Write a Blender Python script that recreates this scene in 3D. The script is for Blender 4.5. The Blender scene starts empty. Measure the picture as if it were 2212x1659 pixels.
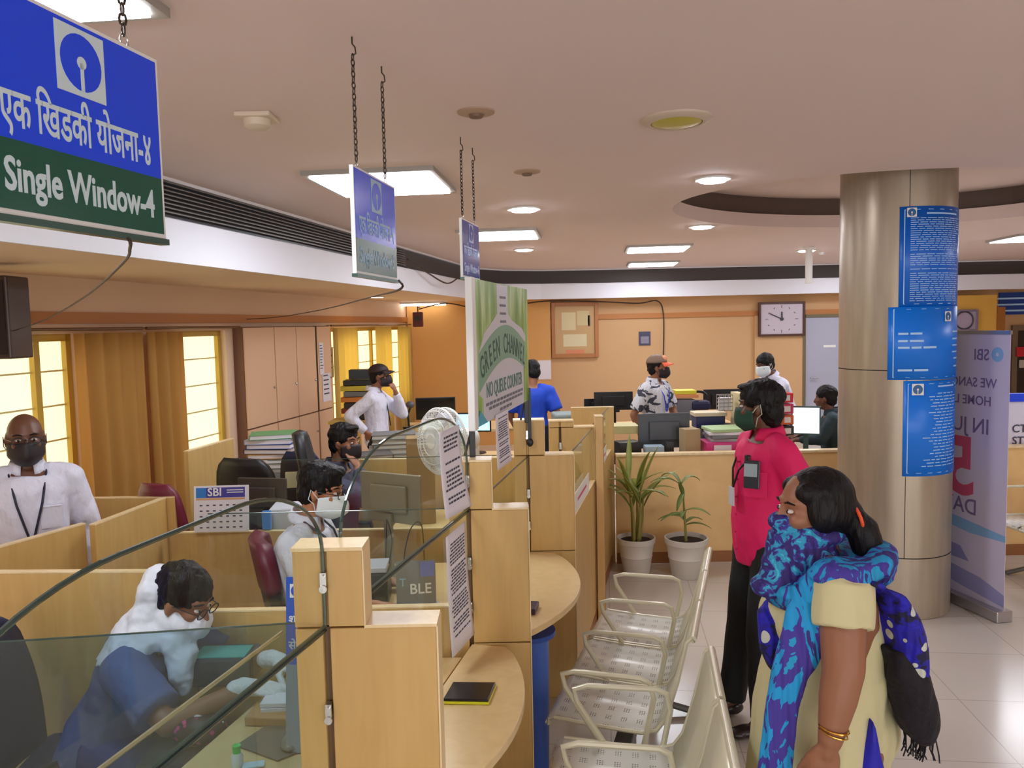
import bpy, bmesh, math, random
from mathutils import Vector, Matrix, Euler, noise
random.seed(7)
PI = math.pi
sin, cos = math.sin, math.cos
V = Vector
C = bpy.context.scene.collection
sc = bpy.context.scene

# ---------------------------------------------------------------- camera
F, CAMH, PITCH, ROLL = 1700.0, 2.0, math.atan(129.5 / 1700.0), .022
cd = bpy.data.cameras.new('camera'); cam = bpy.data.objects.new('camera', cd); C.objects.link(cam)
cd.sensor_width = 36; cd.lens = 36 * F / 2212; cd.clip_start = .02; cd.clip_end = 100
cam.matrix_world = Matrix.Translation((0, 0, CAMH)) @ Matrix.Rotation(PI/2 - PITCH, 4, 'X') @ Matrix.Rotation(-ROLL, 4, 'Z')
sc.camera = cam

# ---------------------------------------------------------------- world, exposure
w = bpy.data.worlds.new('world'); sc.world = w; w.use_nodes = True
w.node_tree.nodes['Background'].inputs[0].default_value = (.75, .8, .9, 1)
w.node_tree.nodes['Background'].inputs[1].default_value = .3
sc.view_settings.view_transform = 'Standard'; sc.view_settings.look = 'None'
sc.view_settings.gamma = 1; sc.view_settings.exposure = 1.12; sc.view_settings.use_curve_mapping = False
sc.cycles.max_bounces = 7; sc.cycles.diffuse_bounces = 5; sc.cycles.glossy_bounces = 3
sc.cycles.transparent_max_bounces = 14; sc.cycles.transmission_bounces = 3
sc.cycles.sample_clamp_indirect = 4; sc.cycles.use_denoising = True; sc.cycles.use_adaptive_sampling = True; sc.cycles.adaptive_threshold = .025
sc.cycles.caustics_reflective = False; sc.cycles.caustics_refractive = False
PANEL_E, SPOT_E, WIN_E, TUBE_E, FILL_E = 10.0, 45.0, .62, 5.0, 1.3

BENCH = bpy.data.scenes.new('bench') # a workbench scene for evaluating modifiers; removed at the end
def baked(o):
    BENCH.collection.objects.link(o); vl = BENCH.view_layers[0]; vl.update(); me = bpy.data.meshes.new_from_object(o.evaluated_get(vl.depsgraph)); BENCH.collection.objects.unlink(o); return me
# ---------------------------------------------------------------- pixel -> point of the place
def ray(px, py):
    u = px - 1106; v = 829.5 - py
    c, s = cos(ROLL), sin(ROLL)
    x = u*c + v*s; y = -u*s + v*c
    return V((x, F*cos(PITCH) + y*sin(PITCH), -F*sin(PITCH) + y*cos(PITCH)))
def at(px, py, Y=None, z=None):
    d = ray(px, py)
    t = Y / d.y if Y is not None else (z - CAMH) / d.z
    return V((d.x*t, d.y*t, CAMH + d.z*t))

# ---------------------------------------------------------------- materials
def lin(c): return tuple(((v/255.0+.055)/1.055)**2.4 if v/255.0 > .04045 else v/255.0/12.92 for v in c)
MATS = {}
def nodes(m): return m.node_tree.nodes, m.node_tree.links
def mat(name, rgb, rough=.5, metal=0, spec=.5, bump=0, bscale=30, var=0, vscale=4, emit=0, sheen=0, stretch=(1,1,1)):
    if name in MATS: return MATS[name]
    m = bpy.data.materials.new(name); m.use_nodes = True; N, L = nodes(m); b = N['Principled BSDF']
    c = lin(rgb)
    b.inputs['Base Color'].default_value = (*c, 1); b.inputs['Roughness'].default_value = rough
    b.inputs['Metallic'].default_value = metal; b.inputs['Specular IOR Level'].default_value = spec
    tc = N.new('ShaderNodeTexCoord'); mp = N.new('ShaderNodeMapping'); mp.inputs['Scale'].default_value = stretch
    L.new(tc.outputs['Object'], mp.inputs[0])
    if var:
        n = N.new('ShaderNodeTexNoise'); n.inputs['Scale'].default_value = vscale; n.inputs['Detail'].default_value = 4
        L.new(mp.outputs[0], n.inputs['Vector'])
        r = N.new('ShaderNodeMix'); r.data_type = 'RGBA'
        r.inputs[6].default_value = (*[x*(1-var) for x in c], 1); r.inputs[7].default_value = (*[min(1, x*(1+var)) for x in c], 1)
        L.new(n.outputs[0], r.inputs[0]); L.new(r.outputs[2], b.inputs['Base Color'])
    if bump:
        n = N.new('ShaderNodeTexNoise'); n.inputs['Scale'].default_value = bscale; n.inputs['Detail'].default_value = 3
        L.new(mp.outputs[0], n.inputs['Vector'])
        bp = N.new('ShaderNodeBump'); bp.inputs['Strength'].default_value = bump; bp.inputs['Distance'].default_value = .02
        L.new(n.outputs[0], bp.inputs['Height']); L.new(bp.outputs[0], b.inputs['Normal'])
    if emit:
        b.inputs['Emission Color'].default_value = (*c, 1); b.inputs['Emission Strength'].default_value = emit
    MATS[name] = m; return m
def ramp(N, pts):
    r = N.new('ShaderNodeValToRGB'); e = r.color_ramp.elements
    while len(e) < len(pts): e.new(.5)
    for i, (p, c) in enumerate(pts): e[i].position = p; e[i].color = (*lin(c), 1)
    return r
def wood_mat(name, a, b_, scale=(1.5, 1.5, 14), rough=.38):
    m = bpy.data.materials.new(name); m.use_nodes = True; N, L = nodes(m); b = N['Principled BSDF']
    tc = N.new('ShaderNodeTexCoord'); mp = N.new('ShaderNodeMapping'); mp.inputs['Scale'].default_value = scale
    n = N.new('ShaderNodeTexNoise'); n.inputs['Scale'].default_value = 2.2; n.inputs['Detail'].default_value = 6; n.inputs['Distortion'].default_value = .6
    r = ramp(N, [(.3, a), (.7, b_)])
    L.new(tc.outputs['Object'], mp.inputs[0]); L.new(mp.outputs[0], n.inputs['Vector']); L.new(n.outputs[0], r.inputs[0])
    L.new(r.outputs[0], b.inputs['Base Color']); b.inputs['Roughness'].default_value = rough
    MATS[name] = m; return m
wood = wood_mat('birch_laminate', (196, 158, 94), (206, 170, 106), (14, 14, 1.5))
wood_lip = wood_mat('birch_edge', (226, 200, 150), (238, 214, 168), (14, 14, 1.5), .3)
wood_dk = mat('groove_dark', (96, 66, 36), .5)
skirt_m = mat('skirting_brown', (150, 96, 52), .45)
wall_m = mat('wall_paint_peach', (204, 164, 118), .65, var=.03, vscale=1.2)
wall_l = mat('wall_paint_left', (232, 204, 176), .65, var=.03, vscale=1.2)
band_m = mat('wall_band_brown', (184, 120, 62), .5)
ceil_m = mat('ceiling_plaster', (226, 208, 204), .85, var=.02, vscale=.8)
fascia_m = mat('fascia_white', (232, 234, 244), .5)
slot_m = mat('slot_dark', (70, 62, 58), .6)
white_m = mat('white_plastic', (232, 232, 230), .35)
black_m = mat('black_plastic', (22, 22, 25), .35)
grey_m = mat('grey_plastic', (120, 122, 128), .4)
dgrey_m = mat('dark_grey_plastic', (62, 66, 72), .35)
chrome_m = mat('chrome', (200, 200, 200), .18, 1)
steel_m = mat('painted_steel', (226, 226, 214), .25, .15)
paper_m = mat('paper', (226, 222, 230), .7, bump=.1, bscale=12)
ink_m = mat('ink', (70, 70, 86), .8)
alu_m = mat('aluminium', (186, 184, 188), .3, .9)
def glass_mat(name, tint, gl=.10, tr=1.0):
    m = bpy.data.materials.new(name); m.use_nodes = True; N, L = nodes(m); N.remove(N['Principled BSDF'])
    t = N.new('ShaderNodeBsdfTransparent'); t.inputs[0].default_value = (*tint, 1)
    g = N.new('ShaderNodeBsdfGlossy'); g.inputs['Roughness'].default_value = .03; g.inputs['Color'].default_value = (.9, 1, .95, 1)
    f = N.new('ShaderNodeFresnel'); f.inputs[0].default_value = 1.45
    mu = N.new('ShaderNodeMath'); mu.operation = 'MULTIPLY_ADD'; mu.inputs[1].default_value = .55; mu.inputs[2].default_value = gl*.2
    mx = N.new('ShaderNodeMixShader'); ge = N.new('ShaderNodeNewGeometry'); inv = N.new('ShaderNodeMath'); inv.operation = 'SUBTRACT'; inv.inputs[0].default_value = 1; ml = N.new('ShaderNodeMath'); ml.operation = 'MULTIPLY'
    L.new(f.outputs[0], mu.inputs[0]); L.new(ge.outputs['Backfacing'], inv.inputs[1]); L.new(mu.outputs[0], ml.inputs[0]); L.new(inv.outputs[0], ml.inputs[1]); L.new(ml.outputs[0], mx.inputs[0]); L.new(t.outputs[0], mx.inputs[1]); L.new(g.outputs[0], mx.inputs[2])
    L.new(mx.outputs[0], N['Material Output'].inputs[0]); MATS[name] = m; return m
glass = glass_mat('partition_glass', (.965, .985, .972))
glass_edge = mat('glass_edge', (38, 66, 60), .08, 0, 1)
sheen_m = mat('reflection_edge', (190, 186, 150), .12, .6)

# ---------------------------------------------------------------- mesh collector
class MB:
    def __init__(s): s.v = []; s.f = []; s.mi = []; s.cur = 0
    def add(s, vs, fs):
        n = len(s.v); s.v += [V(v) for v in vs]; s.f += [tuple(i+n for i in f) for f in fs]; s.mi += [s.cur]*len(fs); return s
    def mat(s, i): s.cur = i; return s
    def box(s, c, d, M=None):
        c = V(c); h = V(d)/2
        vs = [V((x, y, z)) for x in (-h.x, h.x) for y in (-h.y, h.y) for z in (-h.z, h.z)]
        vs = [(M @ v if M else v) + c for v in vs]
        return s.add(vs, [(0,1,3,2), (4,6,7,5), (0,4,5,1), (2,3,7,6), (0,2,6,4), (1,5,7,3)])
    def span(s, a, b): # axis aligned box by corners
        a = V(a); b = V(b); return s.box((a+b)/2, [abs(x) for x in (b-a)])
    def slab(s, p, q, th, z0, z1, off=0): # vertical slab between plan points p,q ; th to the left of p->q if positive
        p = V((p[0], p[1])); q = V((q[0], q[1])); d = (q-p).normalized(); n = V((-d.y, d.x))
        p = p+n*off; q = q+n*off; a = p; b = q; c = q+n*th; e = p+n*th
        return s.add([(a.x,a.y,z0),(b.x,b.y,z0),(c.x,c.y,z0),(e.x,e.y,z0),(a.x,a.y,z1),(b.x,b.y,z1),(c.x,c.y,z1),(e.x,e.y,z1)],
                     [(0,3,2,1),(4,5,6,7),(0,1,5,4),(1,2,6,5),(2,3,7,6),(3,0,4,7)])
    def loft(s, secs, n=14, caps=True, closed=False): # secs: (center, ax, ay)
        vs = []; fs = []
        for c, ax, ay in secs:
            for k in range(n):
                a = 2*PI*k/n; vs.append(V(c) + V(ax)*cos(a) + V(ay)*sin(a))
        m = len(secs)
        for i in range(m-1 + (1 if closed else 0)):
            for k in range(n):
                a = i*n+k; b = i*n+(k+1) % n; j = (i+1) % m
                fs.append((a, b, j*n+(k+1) % n, j*n+k))
        if caps and not closed:
            fs.append(tuple(range(n-1, -1, -1))); fs.append(tuple((m-1)*n+k for k in range(n)))
        return s.add(vs, fs)
    def tube(s, pts, r, n=8, closed=False):
        pts = [V(p) for p in pts]; secs = []; up = None
        for i, p in enumerate(pts):
            if closed: t = pts[(i+1) % len(pts)] - pts[i-1]
            else: t = pts[min(i+1, len(pts)-1)] - pts[max(i-1, 0)]
            t.normalize()
            if up is None: up = V((0,0,1)) if abs(t.z) < .9 else V((1,0,0))
            a = t.cross(up)
            if a.length < 1e-4: a = t.orthogonal()
            a.normalize(); b = a.cross(t).normalized(); up = b
            rr = r[i] if isinstance(r, (list, tuple)) else r
            secs.append((p, a*rr, b*rr))
        return s.loft(secs, n, not closed, closed)
    def cap(s, p0, r0, p1, r1, n=12): # tapered capsule
        p0 = V(p0); p1 = V(p1); t = (p1-p0); L = t.length or 1e-5; t.normalize(); a = t.orthogonal().normalized(); b = t.cross(a)
        secs = []
        for k in range(5):
            q = PI/2*(1-k/4); secs.append((p0 - t*r0*sin(q), a*max(r0*cos(q), r0*.05), b*max(r0*cos(q), r0*.05)))
        for k in range(1, 4): f = k/4; rr = r0+(r1-r0)*f; secs.append((p0+t*L*f, a*rr, b*rr))
        for k in range(5):
            q = PI/2*k/4; secs.append((p1 + t*r1*sin(q), a*max(r1*cos(q), r1*.05), b*max(r1*cos(q), r1*.05)))
        return s.loft(secs, n)
    def ell(s, c, r, M=None, n=16, m=10):
        c = V(c); R = M or Matrix.Identity(3); secs = []
        for k in range(m+1):
            q = -PI/2 + PI*k/m; cc = max(cos(q), .02)
            secs.append((c + R @ V((0, 0, r[2]*sin(q))), R @ V((r[0]*cc, 0, 0)), R @ V((0, r[1]*cc, 0))))
        return s.loft(secs, n)
    def cyl(s, p0, p1, r0, r1=None, n=20):
        r1 = r0 if r1 is None else r1
        return s.tube([p0, p1], [r0, r1], n)
    def lathe(s, prof, c=(0,0,0), n=28): # prof (r,z)
        return s.loft([(V(c)+V((0,0,z)), V((r,0,0)), V((0,r,0))) for r, z in prof], n)
    def prism(s, poly, M, d): # poly in local xy, extruded along local z by d, M 4x4
        n = len(poly); vs = [M @ V((x, y, 0)) for x, y in poly] + [M @ V((x, y, d)) for x, y in poly]
        fs = [tuple(range(n-1, -1, -1)), tuple(range(n, 2*n))] + [(i, (i+1) % n, n+(i+1) % n, n+i) for i in range(n)]
        return s.add(vs, fs)
    def grid(s, fn, nu, nv):
        vs = [fn(i/nu, j/nv) for j in range(nv+1) for i in range(nu+1)]
        fs = [(j*(nu+1)+i, j*(nu+1)+i+1, (j+1)*(nu+1)+i+1, (j+1)*(nu+1)+i) for j in range(nv) for i in range(nu)]
        return s.add(vs, fs)
    def xf(s, M):
        s.v = [M @ v for v in s.v]; return s
    def mesh(s, name):
        me = bpy.data.meshes.new(name); me.from_pydata([tuple(v) for v in s.v], [], s.f); me.update()
        if any(s.mi): me.polygons.foreach_set('material_index', s.mi)
        return me
    def build(s, name, m, parent=None, smooth=False, bevel=0, solid=0, label=None, subsurf=0, angle=40):
        me = s.mesh(name); ms = m if isinstance(m, (list, tuple)) else [m]
        for x in ms: me.materials.append(x)
        bm = bmesh.new(); bm.from_mesh(me); bmesh.ops.recalc_face_normals(bm, faces=bm.faces); bm.to_mesh(me); bm.free()
        o = bpy.data.objects.new(name, me); C.objects.link(o)
        if solid:
            md = o.modifiers.new('solid', 'SOLIDIFY'); md.thickness = solid; md.offset = 0
        if bevel:
            md = o.modifiers.new('bevel', 'BEVEL'); md.width = bevel; md.segments = 2; md.limit_method = 'ANGLE'
        if subsurf:
            md = o.modifiers.new('sub', 'SUBSURF'); md.levels = subsurf; md.render_levels = subsurf
        if smooth:
            me.polygons.foreach_set('use_smooth', [True]*len(me.polygons))
            if not subsurf:
                try: me.set_sharp_from_angle(angle=math.radians(angle))
                except Exception: pass
        if parent is not None: adopt(o, parent)
        if label: o['label'] = label
        return o
def adopt(o, p):
    o.parent = p # only the Empty of a thing carries a transform; every mesh sits at its origin
    if p.type == 'EMPTY': o.matrix_parent_inverse = Matrix.LocRotScale(p.location, p.rotation_euler, p.scale).inverted()
def thing(name, label, cat, loc=(0,0,0), rz=0, group=None):
    o = bpy.data.objects.new(name, None); C.objects.link(o); o.empty_display_size = .1
    o.location = loc; o.rotation_euler = (0, 0, rz); o['label'] = label; o['category'] = cat
    if group: o['group'] = group
    return o
def tag(o, label, cat, group=None, kind=None):
    o['label'] = label; o['category'] = cat
    if group: o['group'] = group
    if kind: o['kind'] = kind
    return o
def struct(name, mb, m, parent=None, **k):
    o = mb.build(name, m, parent, **k)
    if parent is None: o['kind'] = 'structure'
    return o
def fuse(mb, name, m, parent=None, voxel=.01, smooth=4, label=None, disp=None, loc=False):
    """one continuous skin over everything collected"""
    me = mb.mesh(name); o = bpy.data.objects.new(name, me)
    bm = bmesh.new(); bm.from_mesh(me); bmesh.ops.recalc_face_normals(bm, faces=bm.faces); bm.to_mesh(me); bm.free()
    r = o.modifiers.new('r', 'REMESH'); r.mode = 'VOXEL'; r.voxel_size = voxel; r.use_smooth_shade = True
    q = o.modifiers.new('s', 'SMOOTH'); q.factor = .5; q.iterations = smooth
    nm = baked(o)
    o.modifiers.clear(); o.data = nm; C.objects.link(o); bpy.data.meshes.remove(me); nm.name = name
    if disp:
        import numpy as np
        k = len(nm.vertices); co = np.empty(k*3, 'f'); no = np.empty(k*3, 'f'); nm.vertices.foreach_get('co', co); nm.vertices.foreach_get('normal', no)
        d = np.array([disp(V(p)) for p in co.reshape(-1, 3)], 'f'); nm.vertices.foreach_set('co', (co.reshape(-1, 3) + no.reshape(-1, 3)*d[:, None]).ravel()); nm.update()
    for x in (m if isinstance(m, (list, tuple)) else [m]): nm.materials.append(x)
    nm.polygons.foreach_set('use_smooth', [True]*len(nm.polygons))
    if parent is not None:
        adopt(o, parent)
    if label: o['label'] = label
    return o
def copy_tree(root, **props):
    r = root.copy(); C.objects.link(r)
    for k, v in props.items():
        if k in ('location', 'rotation_euler', 'scale'): setattr(r, k, v)
        else: r[k] = v
    def rec(a, b):
        for ch in a.children:
            c = ch.copy(); C.objects.link(c); c.parent = b; c.matrix_parent_inverse = ch.matrix_parent_inverse.copy(); rec(ch, c)
    rec(root, r); return r
def text_mesh(name, body, size, m, M, parent=None, ext=.0006, off=0, ax='LEFT', sx=1, label=None, spacing=1, fit=None):
    cu = bpy.data.curves.new(name, 'FONT'); cu.body = body; cu.size = size; cu.extrude = ext; cu.offset = off
    cu.align_x = ax; cu.space_character = spacing; cu.resolution_u = 3
    o = bpy.data.objects.new(name, cu); me = baked(o); bpy.data.objects.remove(o)
    if fit:
        xs = [v.co.x for v in me.vertices]; sx = fit/(max(xs)-min(xs))
    me.transform(M @ Matrix.Diagonal((sx, 1, 1, 1))); me.name = name; me.materials.clear(); me.materials.append(m)
    o = bpy.data.objects.new(name, me); C.objects.link(o)
    if parent is not None: adopt(o, parent)
    if label: o['label'] = label
    return o
def frame(o, ax, up=(0,0,1)):
    x = V(ax).normalized(); y = V(up); y = (y - x*y.dot(x)).normalized(); z = x.cross(y)
    return Matrix(((x.x,y.x,z.x,o[0]), (x.y,y.y,z.y,o[1]), (x.z,y.z,z.z,o[2]), (0,0,0,1)))
def disc(r, n=28, cx=0, cy=0, ry=None): return [(cx+r*cos(2*PI*k/n), cy+(ry or r)*sin(2*PI*k/n)) for k in range(n)]
def rect(x0, y0, x1, y1): return [(x0,y0),(x1,y0),(x1,y1),(x0,y1)]
def arcpts(c, r, a0, a1, n): return [(c[0]+r*cos(a0+(a1-a0)*k/n), c[1]+r*sin(a0+(a1-a0)*k/n)) for k in range(n+1)]
def logo(parent, M, s, blue, white, sq=True):
    """white square, blue disc, white keyhole"""
    if sq: MB().prism(rect(-s/2,-s/2,s/2,s/2), M, .0008).build('logo_square', white, parent)
    T = M @ Matrix.Translation((0,0,.0008))
    d = MB().prism(disc(s*.42), T, .0006).build('logo_disc', blue, parent)
    k = MB(); T2 = M @ Matrix.Translation((0,0,.0014)); k.prism(disc(s*.095, 16, 0, .0), T2, .0006); k.prism(rect(-s*.035,-s*.42,s*.035,0), T2, .0006)
    k.build('logo_keyhole', white, parent)

# ---------------------------------------------------------------- people (local frame: x forward, y left, z up)
skin_a = mat('skin_brown', (148, 98, 70), .5, var=.08, vscale=9)
skin_b = mat('skin_deep_brown', (104, 66, 48), .45, var=.08, vscale=9)
skin_c = mat('skin_warm', (176, 118, 84), .5, var=.06, vscale=9)
hair_m = mat('hair_black', (15, 11, 13), .5, spec=.25, bump=.5, bscale=60, stretch=(1, 1, .25))
eye_m = mat('eye_dark', (18, 12, 10), .1)
blk_cloth = mat('cloth_black', (20, 20, 23), .75, bump=.35, bscale=14)
wht_cloth = mat('cloth_white_shirt', (216, 216, 232), .75, bump=1.0, bscale=17, stretch=(1, 1, .6))
def RM(yaw=0, pitch=0, roll=0): # pitch>0 looks down
    return (Matrix.Rotation(yaw, 3, 'Z') @ Matrix.Rotation(pitch, 3, 'Y') @ Matrix.Rotation(roll, 3, 'X'))
def head_shapes(mb, c, R, s=1.0):
    c = V(c); P = lambda x, y, z: c + R @ (V((x, y, z))*s)
    r = lambda *a: tuple(q*s for q in a)
    mb.ell(P(-.012, 0, .028), r(.094, .074, .09), R)
    mb.ell(P(.02, 0, -.035), r(.07, .058, .078), R)
    mb.ell(P(.058, 0, -.088), r(.03, .03, .024), R)
    mb.ell(P(.066, 0, .032), r(.022, .055, .014), R) # brow
    mb.cap(P(.082, 0, .015), .009*s, P(.104, 0, -.028), .014*s)
    for y in (-1, 1):
        mb.ell(P(.05, .036*y, -.02), r(.034, .026, .026), R) # cheek
        mb.ell(P(.096, .012*y, -.034), r(.01, .009, .008), R)
        mb.ell(P(-.006, .077*y, -.006), r(.018, .009, .032), R @ Matrix.Rotation(.25*y, 3, 'Z')) # ear
        mb.ell(P(.002, .074*y, -.03), r(.01, .008, .012), R)
    mb.ell(P(.082, 0, -.06), r(.012, .024, .007), R); mb.ell(P(.08, 0, -.07), r(.012, .02, .007), R)
def hand_shapes(mb, wr, d, n, side, s=1.0, curl=(.5, .5, .5, .5), thumb=.5, spread=.1):
    """palm, four bent fingers of different length and a thumb leaving the palm's side. d: towards fingers, n: back of the hand, side: thumb side"""
    wr = V(wr); d = V(d).normalized(); n = V(n); n = (n - d*n.dot(d)).normalized(); t = V(side); t = (t - d*t.dot(d) - n*t.dot(n)).normalized()
    R = Matrix((d, t, n)).transposed()
    mb.cap(wr - d*.02*s, .026*s, wr + d*.02*s, .025*s)
    mb.ell(wr + d*.05*s, (.05*s, .041*s, .015*s), R)
    mb.ell(wr + d*.06*s, (.036*s, .042*s, .014*s), R)
    ln = (.072, .08, .075, .058)
    for i in range(4):
        off = (1.5-i)*.0205; p = wr + d*(.088 - .004*abs(i-1))*s + t*off*s
        dd = (d + t*spread*(1.5-i)*.5).normalized(); a = 0; rr = (.0098, .01, .0096, .0085)[i]*s
        for k, fr in enumerate((.46, .3, .24)):
            a += curl[i]*(.8, 1.0, .8)[k]
            q = p + (dd*cos(a) - n*sin(a))*ln[i]*fr*s
            mb.cap(p, rr*(1-.08*k), q, rr*(.92-.08*k), 8); p = q
    p = wr + d*.022*s + t*.026*s; a = (t*(.9-.7*min(thumb, .9)) + d*.75 - n*.25).normalized()
    for k, l in enumerate((.036, .032, .026)):
        q = p + a*l*s; mb.cap(p, (.0135-.0015*k)*s, q, (.012-.0015*k)*s, 8); p = q
        a = (a*(1-thumb*.4) + d*thumb*.45 - n*thumb*.25).normalized()
def torso_secs(pel, nk, sc_=1.0, g=0.0, yaw=0.0, belly=0.0, breadth=1.0, upto=1.0, frm=0.0):
    """elliptic sections from pelvis to neck; g grows them for clothes"""
    pel = V(pel); nk = V(nk); t = (nk-pel).normalized(); out = []
    f0 = V((cos(yaw), sin(yaw), 0)); fw = (f0 - t*f0.dot(t)).normalized(); sd = t.cross(fw).normalized()
    for u, rx, ry in ((-.22, .10, .15), (-.1, .118, .168), (.05, .118, .165), (.2, .11, .15), (.35, .108, .143), (.52, .115, .155), (.68, .12, .17), (.8, .115, .178), (.88, .098, .172), (.94, .078, .13), (1.0, .058, .066), (1.06, .053, .055)):
        if u < frm or u > upto: continue
        b = belly*max(0, 1-abs(u-.25)/.4)
        out.append((pel + (nk-pel)*u + fw*b*.5, fw*(rx*sc_+g+b), sd*((ry*breadth)*sc_+g+b*.3)))
    return out
def mask_patch(parent, c, R, m, s=1.0, name='face_mask', z0=-.115, z1=.0, az=1.25, loops=True, lm=None, bulge=.012):
    c = V(c)
    def fn(u, v):
        a = (u*2-1)*az; z = z0+(z1-z0)*v
        rx = .078+.035*cos(a)**4 + bulge*cos(a)**2*sin(PI*v) ; ry = .0775
        if v < .3: k = 1-(.3-v)*.9; rx *= k; ry *= k
        hs = 1-.32*(abs(a)/az)**2; zz = (z-(z0+z1)/2)*hs+(z0+z1)/2
        return c + R @ (V((rx*cos(a)-.004, ry*sin(a)*1.0, zz))*s)
    mb = MB(); mb.grid(fn, 16, 8); o = mb.build(name, m, parent, smooth=True, solid=.004)
    if loops:
        l = MB()
        for y in (-1, 1):
            e = c + R @ (V((-.012, .086*y, -.005))*s)
            p = fn(0 if y < 0 else 1, .95); q = fn(0 if y < 0 else 1, .05)
            l.tube([p, (p+e)/2 + R @ V((0, .004*y, .01)), e + R @ V((-.006, 0, .02))*s, e + R @ V((-.01, 0, -.025))*s, (q+e)/2, q], .0022, 6)
        l.build('ear_loop', lm or m, o)
    return o
def hair_cap(parent, c, R, s=1.0, voxel=.009, vol=1.0, m=None, low=.0, fringe=0.0, seed=0):
    c = V(c); mb = MB(); P = lambda x, y, z: c + R @ (V((x, y, z))*s)
    mb.ell(P(-.02, 0, .046), (.1*s*vol, .081*s*vol, .084*s*vol), R)
    mb.ell(P(-.052, 0, -.01-low), (.058*s*vol, .073*s*vol, (.078+low)*s), R)
    for y in (-1, 1): mb.ell(P(-.012, .066*y, .03), (.045*s, .018*s, .04*s), R)
    if fringe: mb.ell(P(.045, 0, .098), (.05*s, .06*s, .026*s*fringe), R)
    f = lambda p: .006*noise.noise(p*38+V((seed, 0, 0))) + .004*noise.noise(p*90)
    return fuse(mb, 'hair', m or hair_m, parent, voxel, 2, disp=f)
def person(label, loc, rz, J, skin, shirt=None, trousers=None, sc_=1.0, voxel=.011, belly=0, breadth=1.0, sleeve='long', hair=True,
           hairk=None, headR=None, head_s=1.0, legs=True, shirt_low=-.2, group=None, collar=True, hands=True, sleeve_r=.02, shoes=True, category='person', shirt_disp=.009):
    t = thing('person', label, category, (0,0,0), 0, group)
    pel, nk, hd = V(J['pelvis']), V(J['neck']), V(J['head']); R = headR or RM(); yaw = J.get('yaw', 0)
    b = MB()
    b.loft(torso_secs(pel, nk, sc_, -.006, yaw, belly*.9, breadth))
    ud = (hd-nk).normalized(); b.cap(nk-ud*.05, .056*sc_, hd + R @ V((-.02, 0, -.05)), .05*sc_)
    head_shapes(b, hd, R, head_s)
    for s_ in ('L', 'R'):
        sh, el, wr = V(J['sh'+s_]), V(J['el'+s_]), V(J['wr'+s_])
        b.cap(sh, .053*sc_, el, .038*sc_); b.cap(el, .04*sc_, wr, .026*sc_); b.cap(nk*.4+sh*.6, .05*sc_, sh, .053*sc_)
        if hands and ('hd'+s_) in J:
            d, n, sd, cu, th = J['hd'+s_]; hand_shapes(b, wr, d, n, sd, 1.0*sc_, cu, th)
        if legs:
            hp, kn, an = V(J['hp'+s_]), V(J['kn'+s_]), V(J['an'+s_])
            b.cap(hp, .085*sc_, kn, .055*sc_); b.cap(kn, .055*sc_, an, .036*sc_)
            b.cap(an, .036, an + V((.08, 0, -.045)), .022)
    body = fuse(b, 'body', skin, t, voxel, 3)
    if shirt:
        q = MB(); q.loft(torso_secs(pel, nk, sc_, .012, yaw, belly, breadth, upto=.99, frm=shirt_low))
        for s_ in ('L', 'R'):
            sh, el, wr = V(J['sh'+s_]), V(J['el'+s_]), V(J['wr'+s_]); g = sleeve_r
            q.cap(nk*.45+sh*.55, .058*sc_, sh, .056*sc_+g*.7)
            if sleeve == 'long': q.cap(sh, .054*sc_+g*.8, el, .041*sc_+g); q.tube([el, el+(wr-el)*.5, wr-(wr-el).normalized()*.015], [.042*sc_+g, .037*sc_+g*.8, .03*sc_+g*.6], 14)
            else: q.tube([sh, sh+(el-sh)*.45, sh+(el-sh)*.8], [.055*sc_+g*.8, .052*sc_+g, .05*sc_+g*1.1], 14)
        f = (lambda p: shirt_disp*noise.noise(p*V((9, 9, 5)) if False else V((p.x*10, p.y*10, p.z*6))) + shirt_disp*.5*noise.noise(V((p.x*22, p.y*22, p.z*14))))
        so = fuse(q, 'shirt', shirt, t, voxel*1.05, 2, disp=f)
        if collar:
            k = MB(); up = (nk-pel).normalized(); fw = V((cos(yaw), sin(yaw), 0)); fw = (fw-up*fw.dot(up)).normalized(); sd = up.cross(fw)
            def cf(u, v):
                a = .35 + u*(2*PI-.7); r = 1 + .28*(1-v)
                return nk + up*(.035*v-.002 + .02*(1-abs(cos(a/2)))) - up*.022*(1-v)*(1 if abs(a-PI) > 1.6 else .3) + fw*cos(a)*.066*r*sc_ + sd*sin(a)*.068*r*sc_ - fw*.012
            k.grid(cf, 24, 3); k.build('collar', shirt, so, smooth=True, solid=.005)
    if trousers and legs:
        q = MB(); q.loft(torso_secs(pel, nk, sc_, .006, yaw, 0, breadth, upto=.3, frm=-.3))
        for s_ in ('L', 'R'):
            hp, kn, an = V(J['hp'+s_]), V(J['kn'+s_]), V(J['an'+s_])
            q.tube([hp+V((0,0,.03)), hp*.5+kn*.5, kn, kn*.45+an*.55, an+V((0,0,.0))], [.098*sc_, .088*sc_, .072*sc_, .068*sc_, .07*sc_], 16)
        fuse(q, 'trousers', trousers, t, voxel*1.1, 3, disp=lambda p: .006*noise.noise(V((p.x*9, p.y*9, p.z*7))))
        if shoes:
            for s_ in ('L', 'R'):
                an = V(J['an'+s_]); k = MB(); z = an.z-.075
                k.ell(an+V((.0, 0, -.045)), (.06, .04, .035)); k.ell(an+V((.09, 0, -.05)), (.09, .045, .028)); k.ell(an+V((.14, .005, -.052)), (.05, .042, .024))
                fuse(k, 'shoe', blk_shoe, t, .008, 2)
    if hair: hair_cap(t, hd, R, head_s, **(hairk or {}))
    t.location = loc; t.rotation_euler = (0, 0, rz)
    t['_head'] = list(hd); return t
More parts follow.
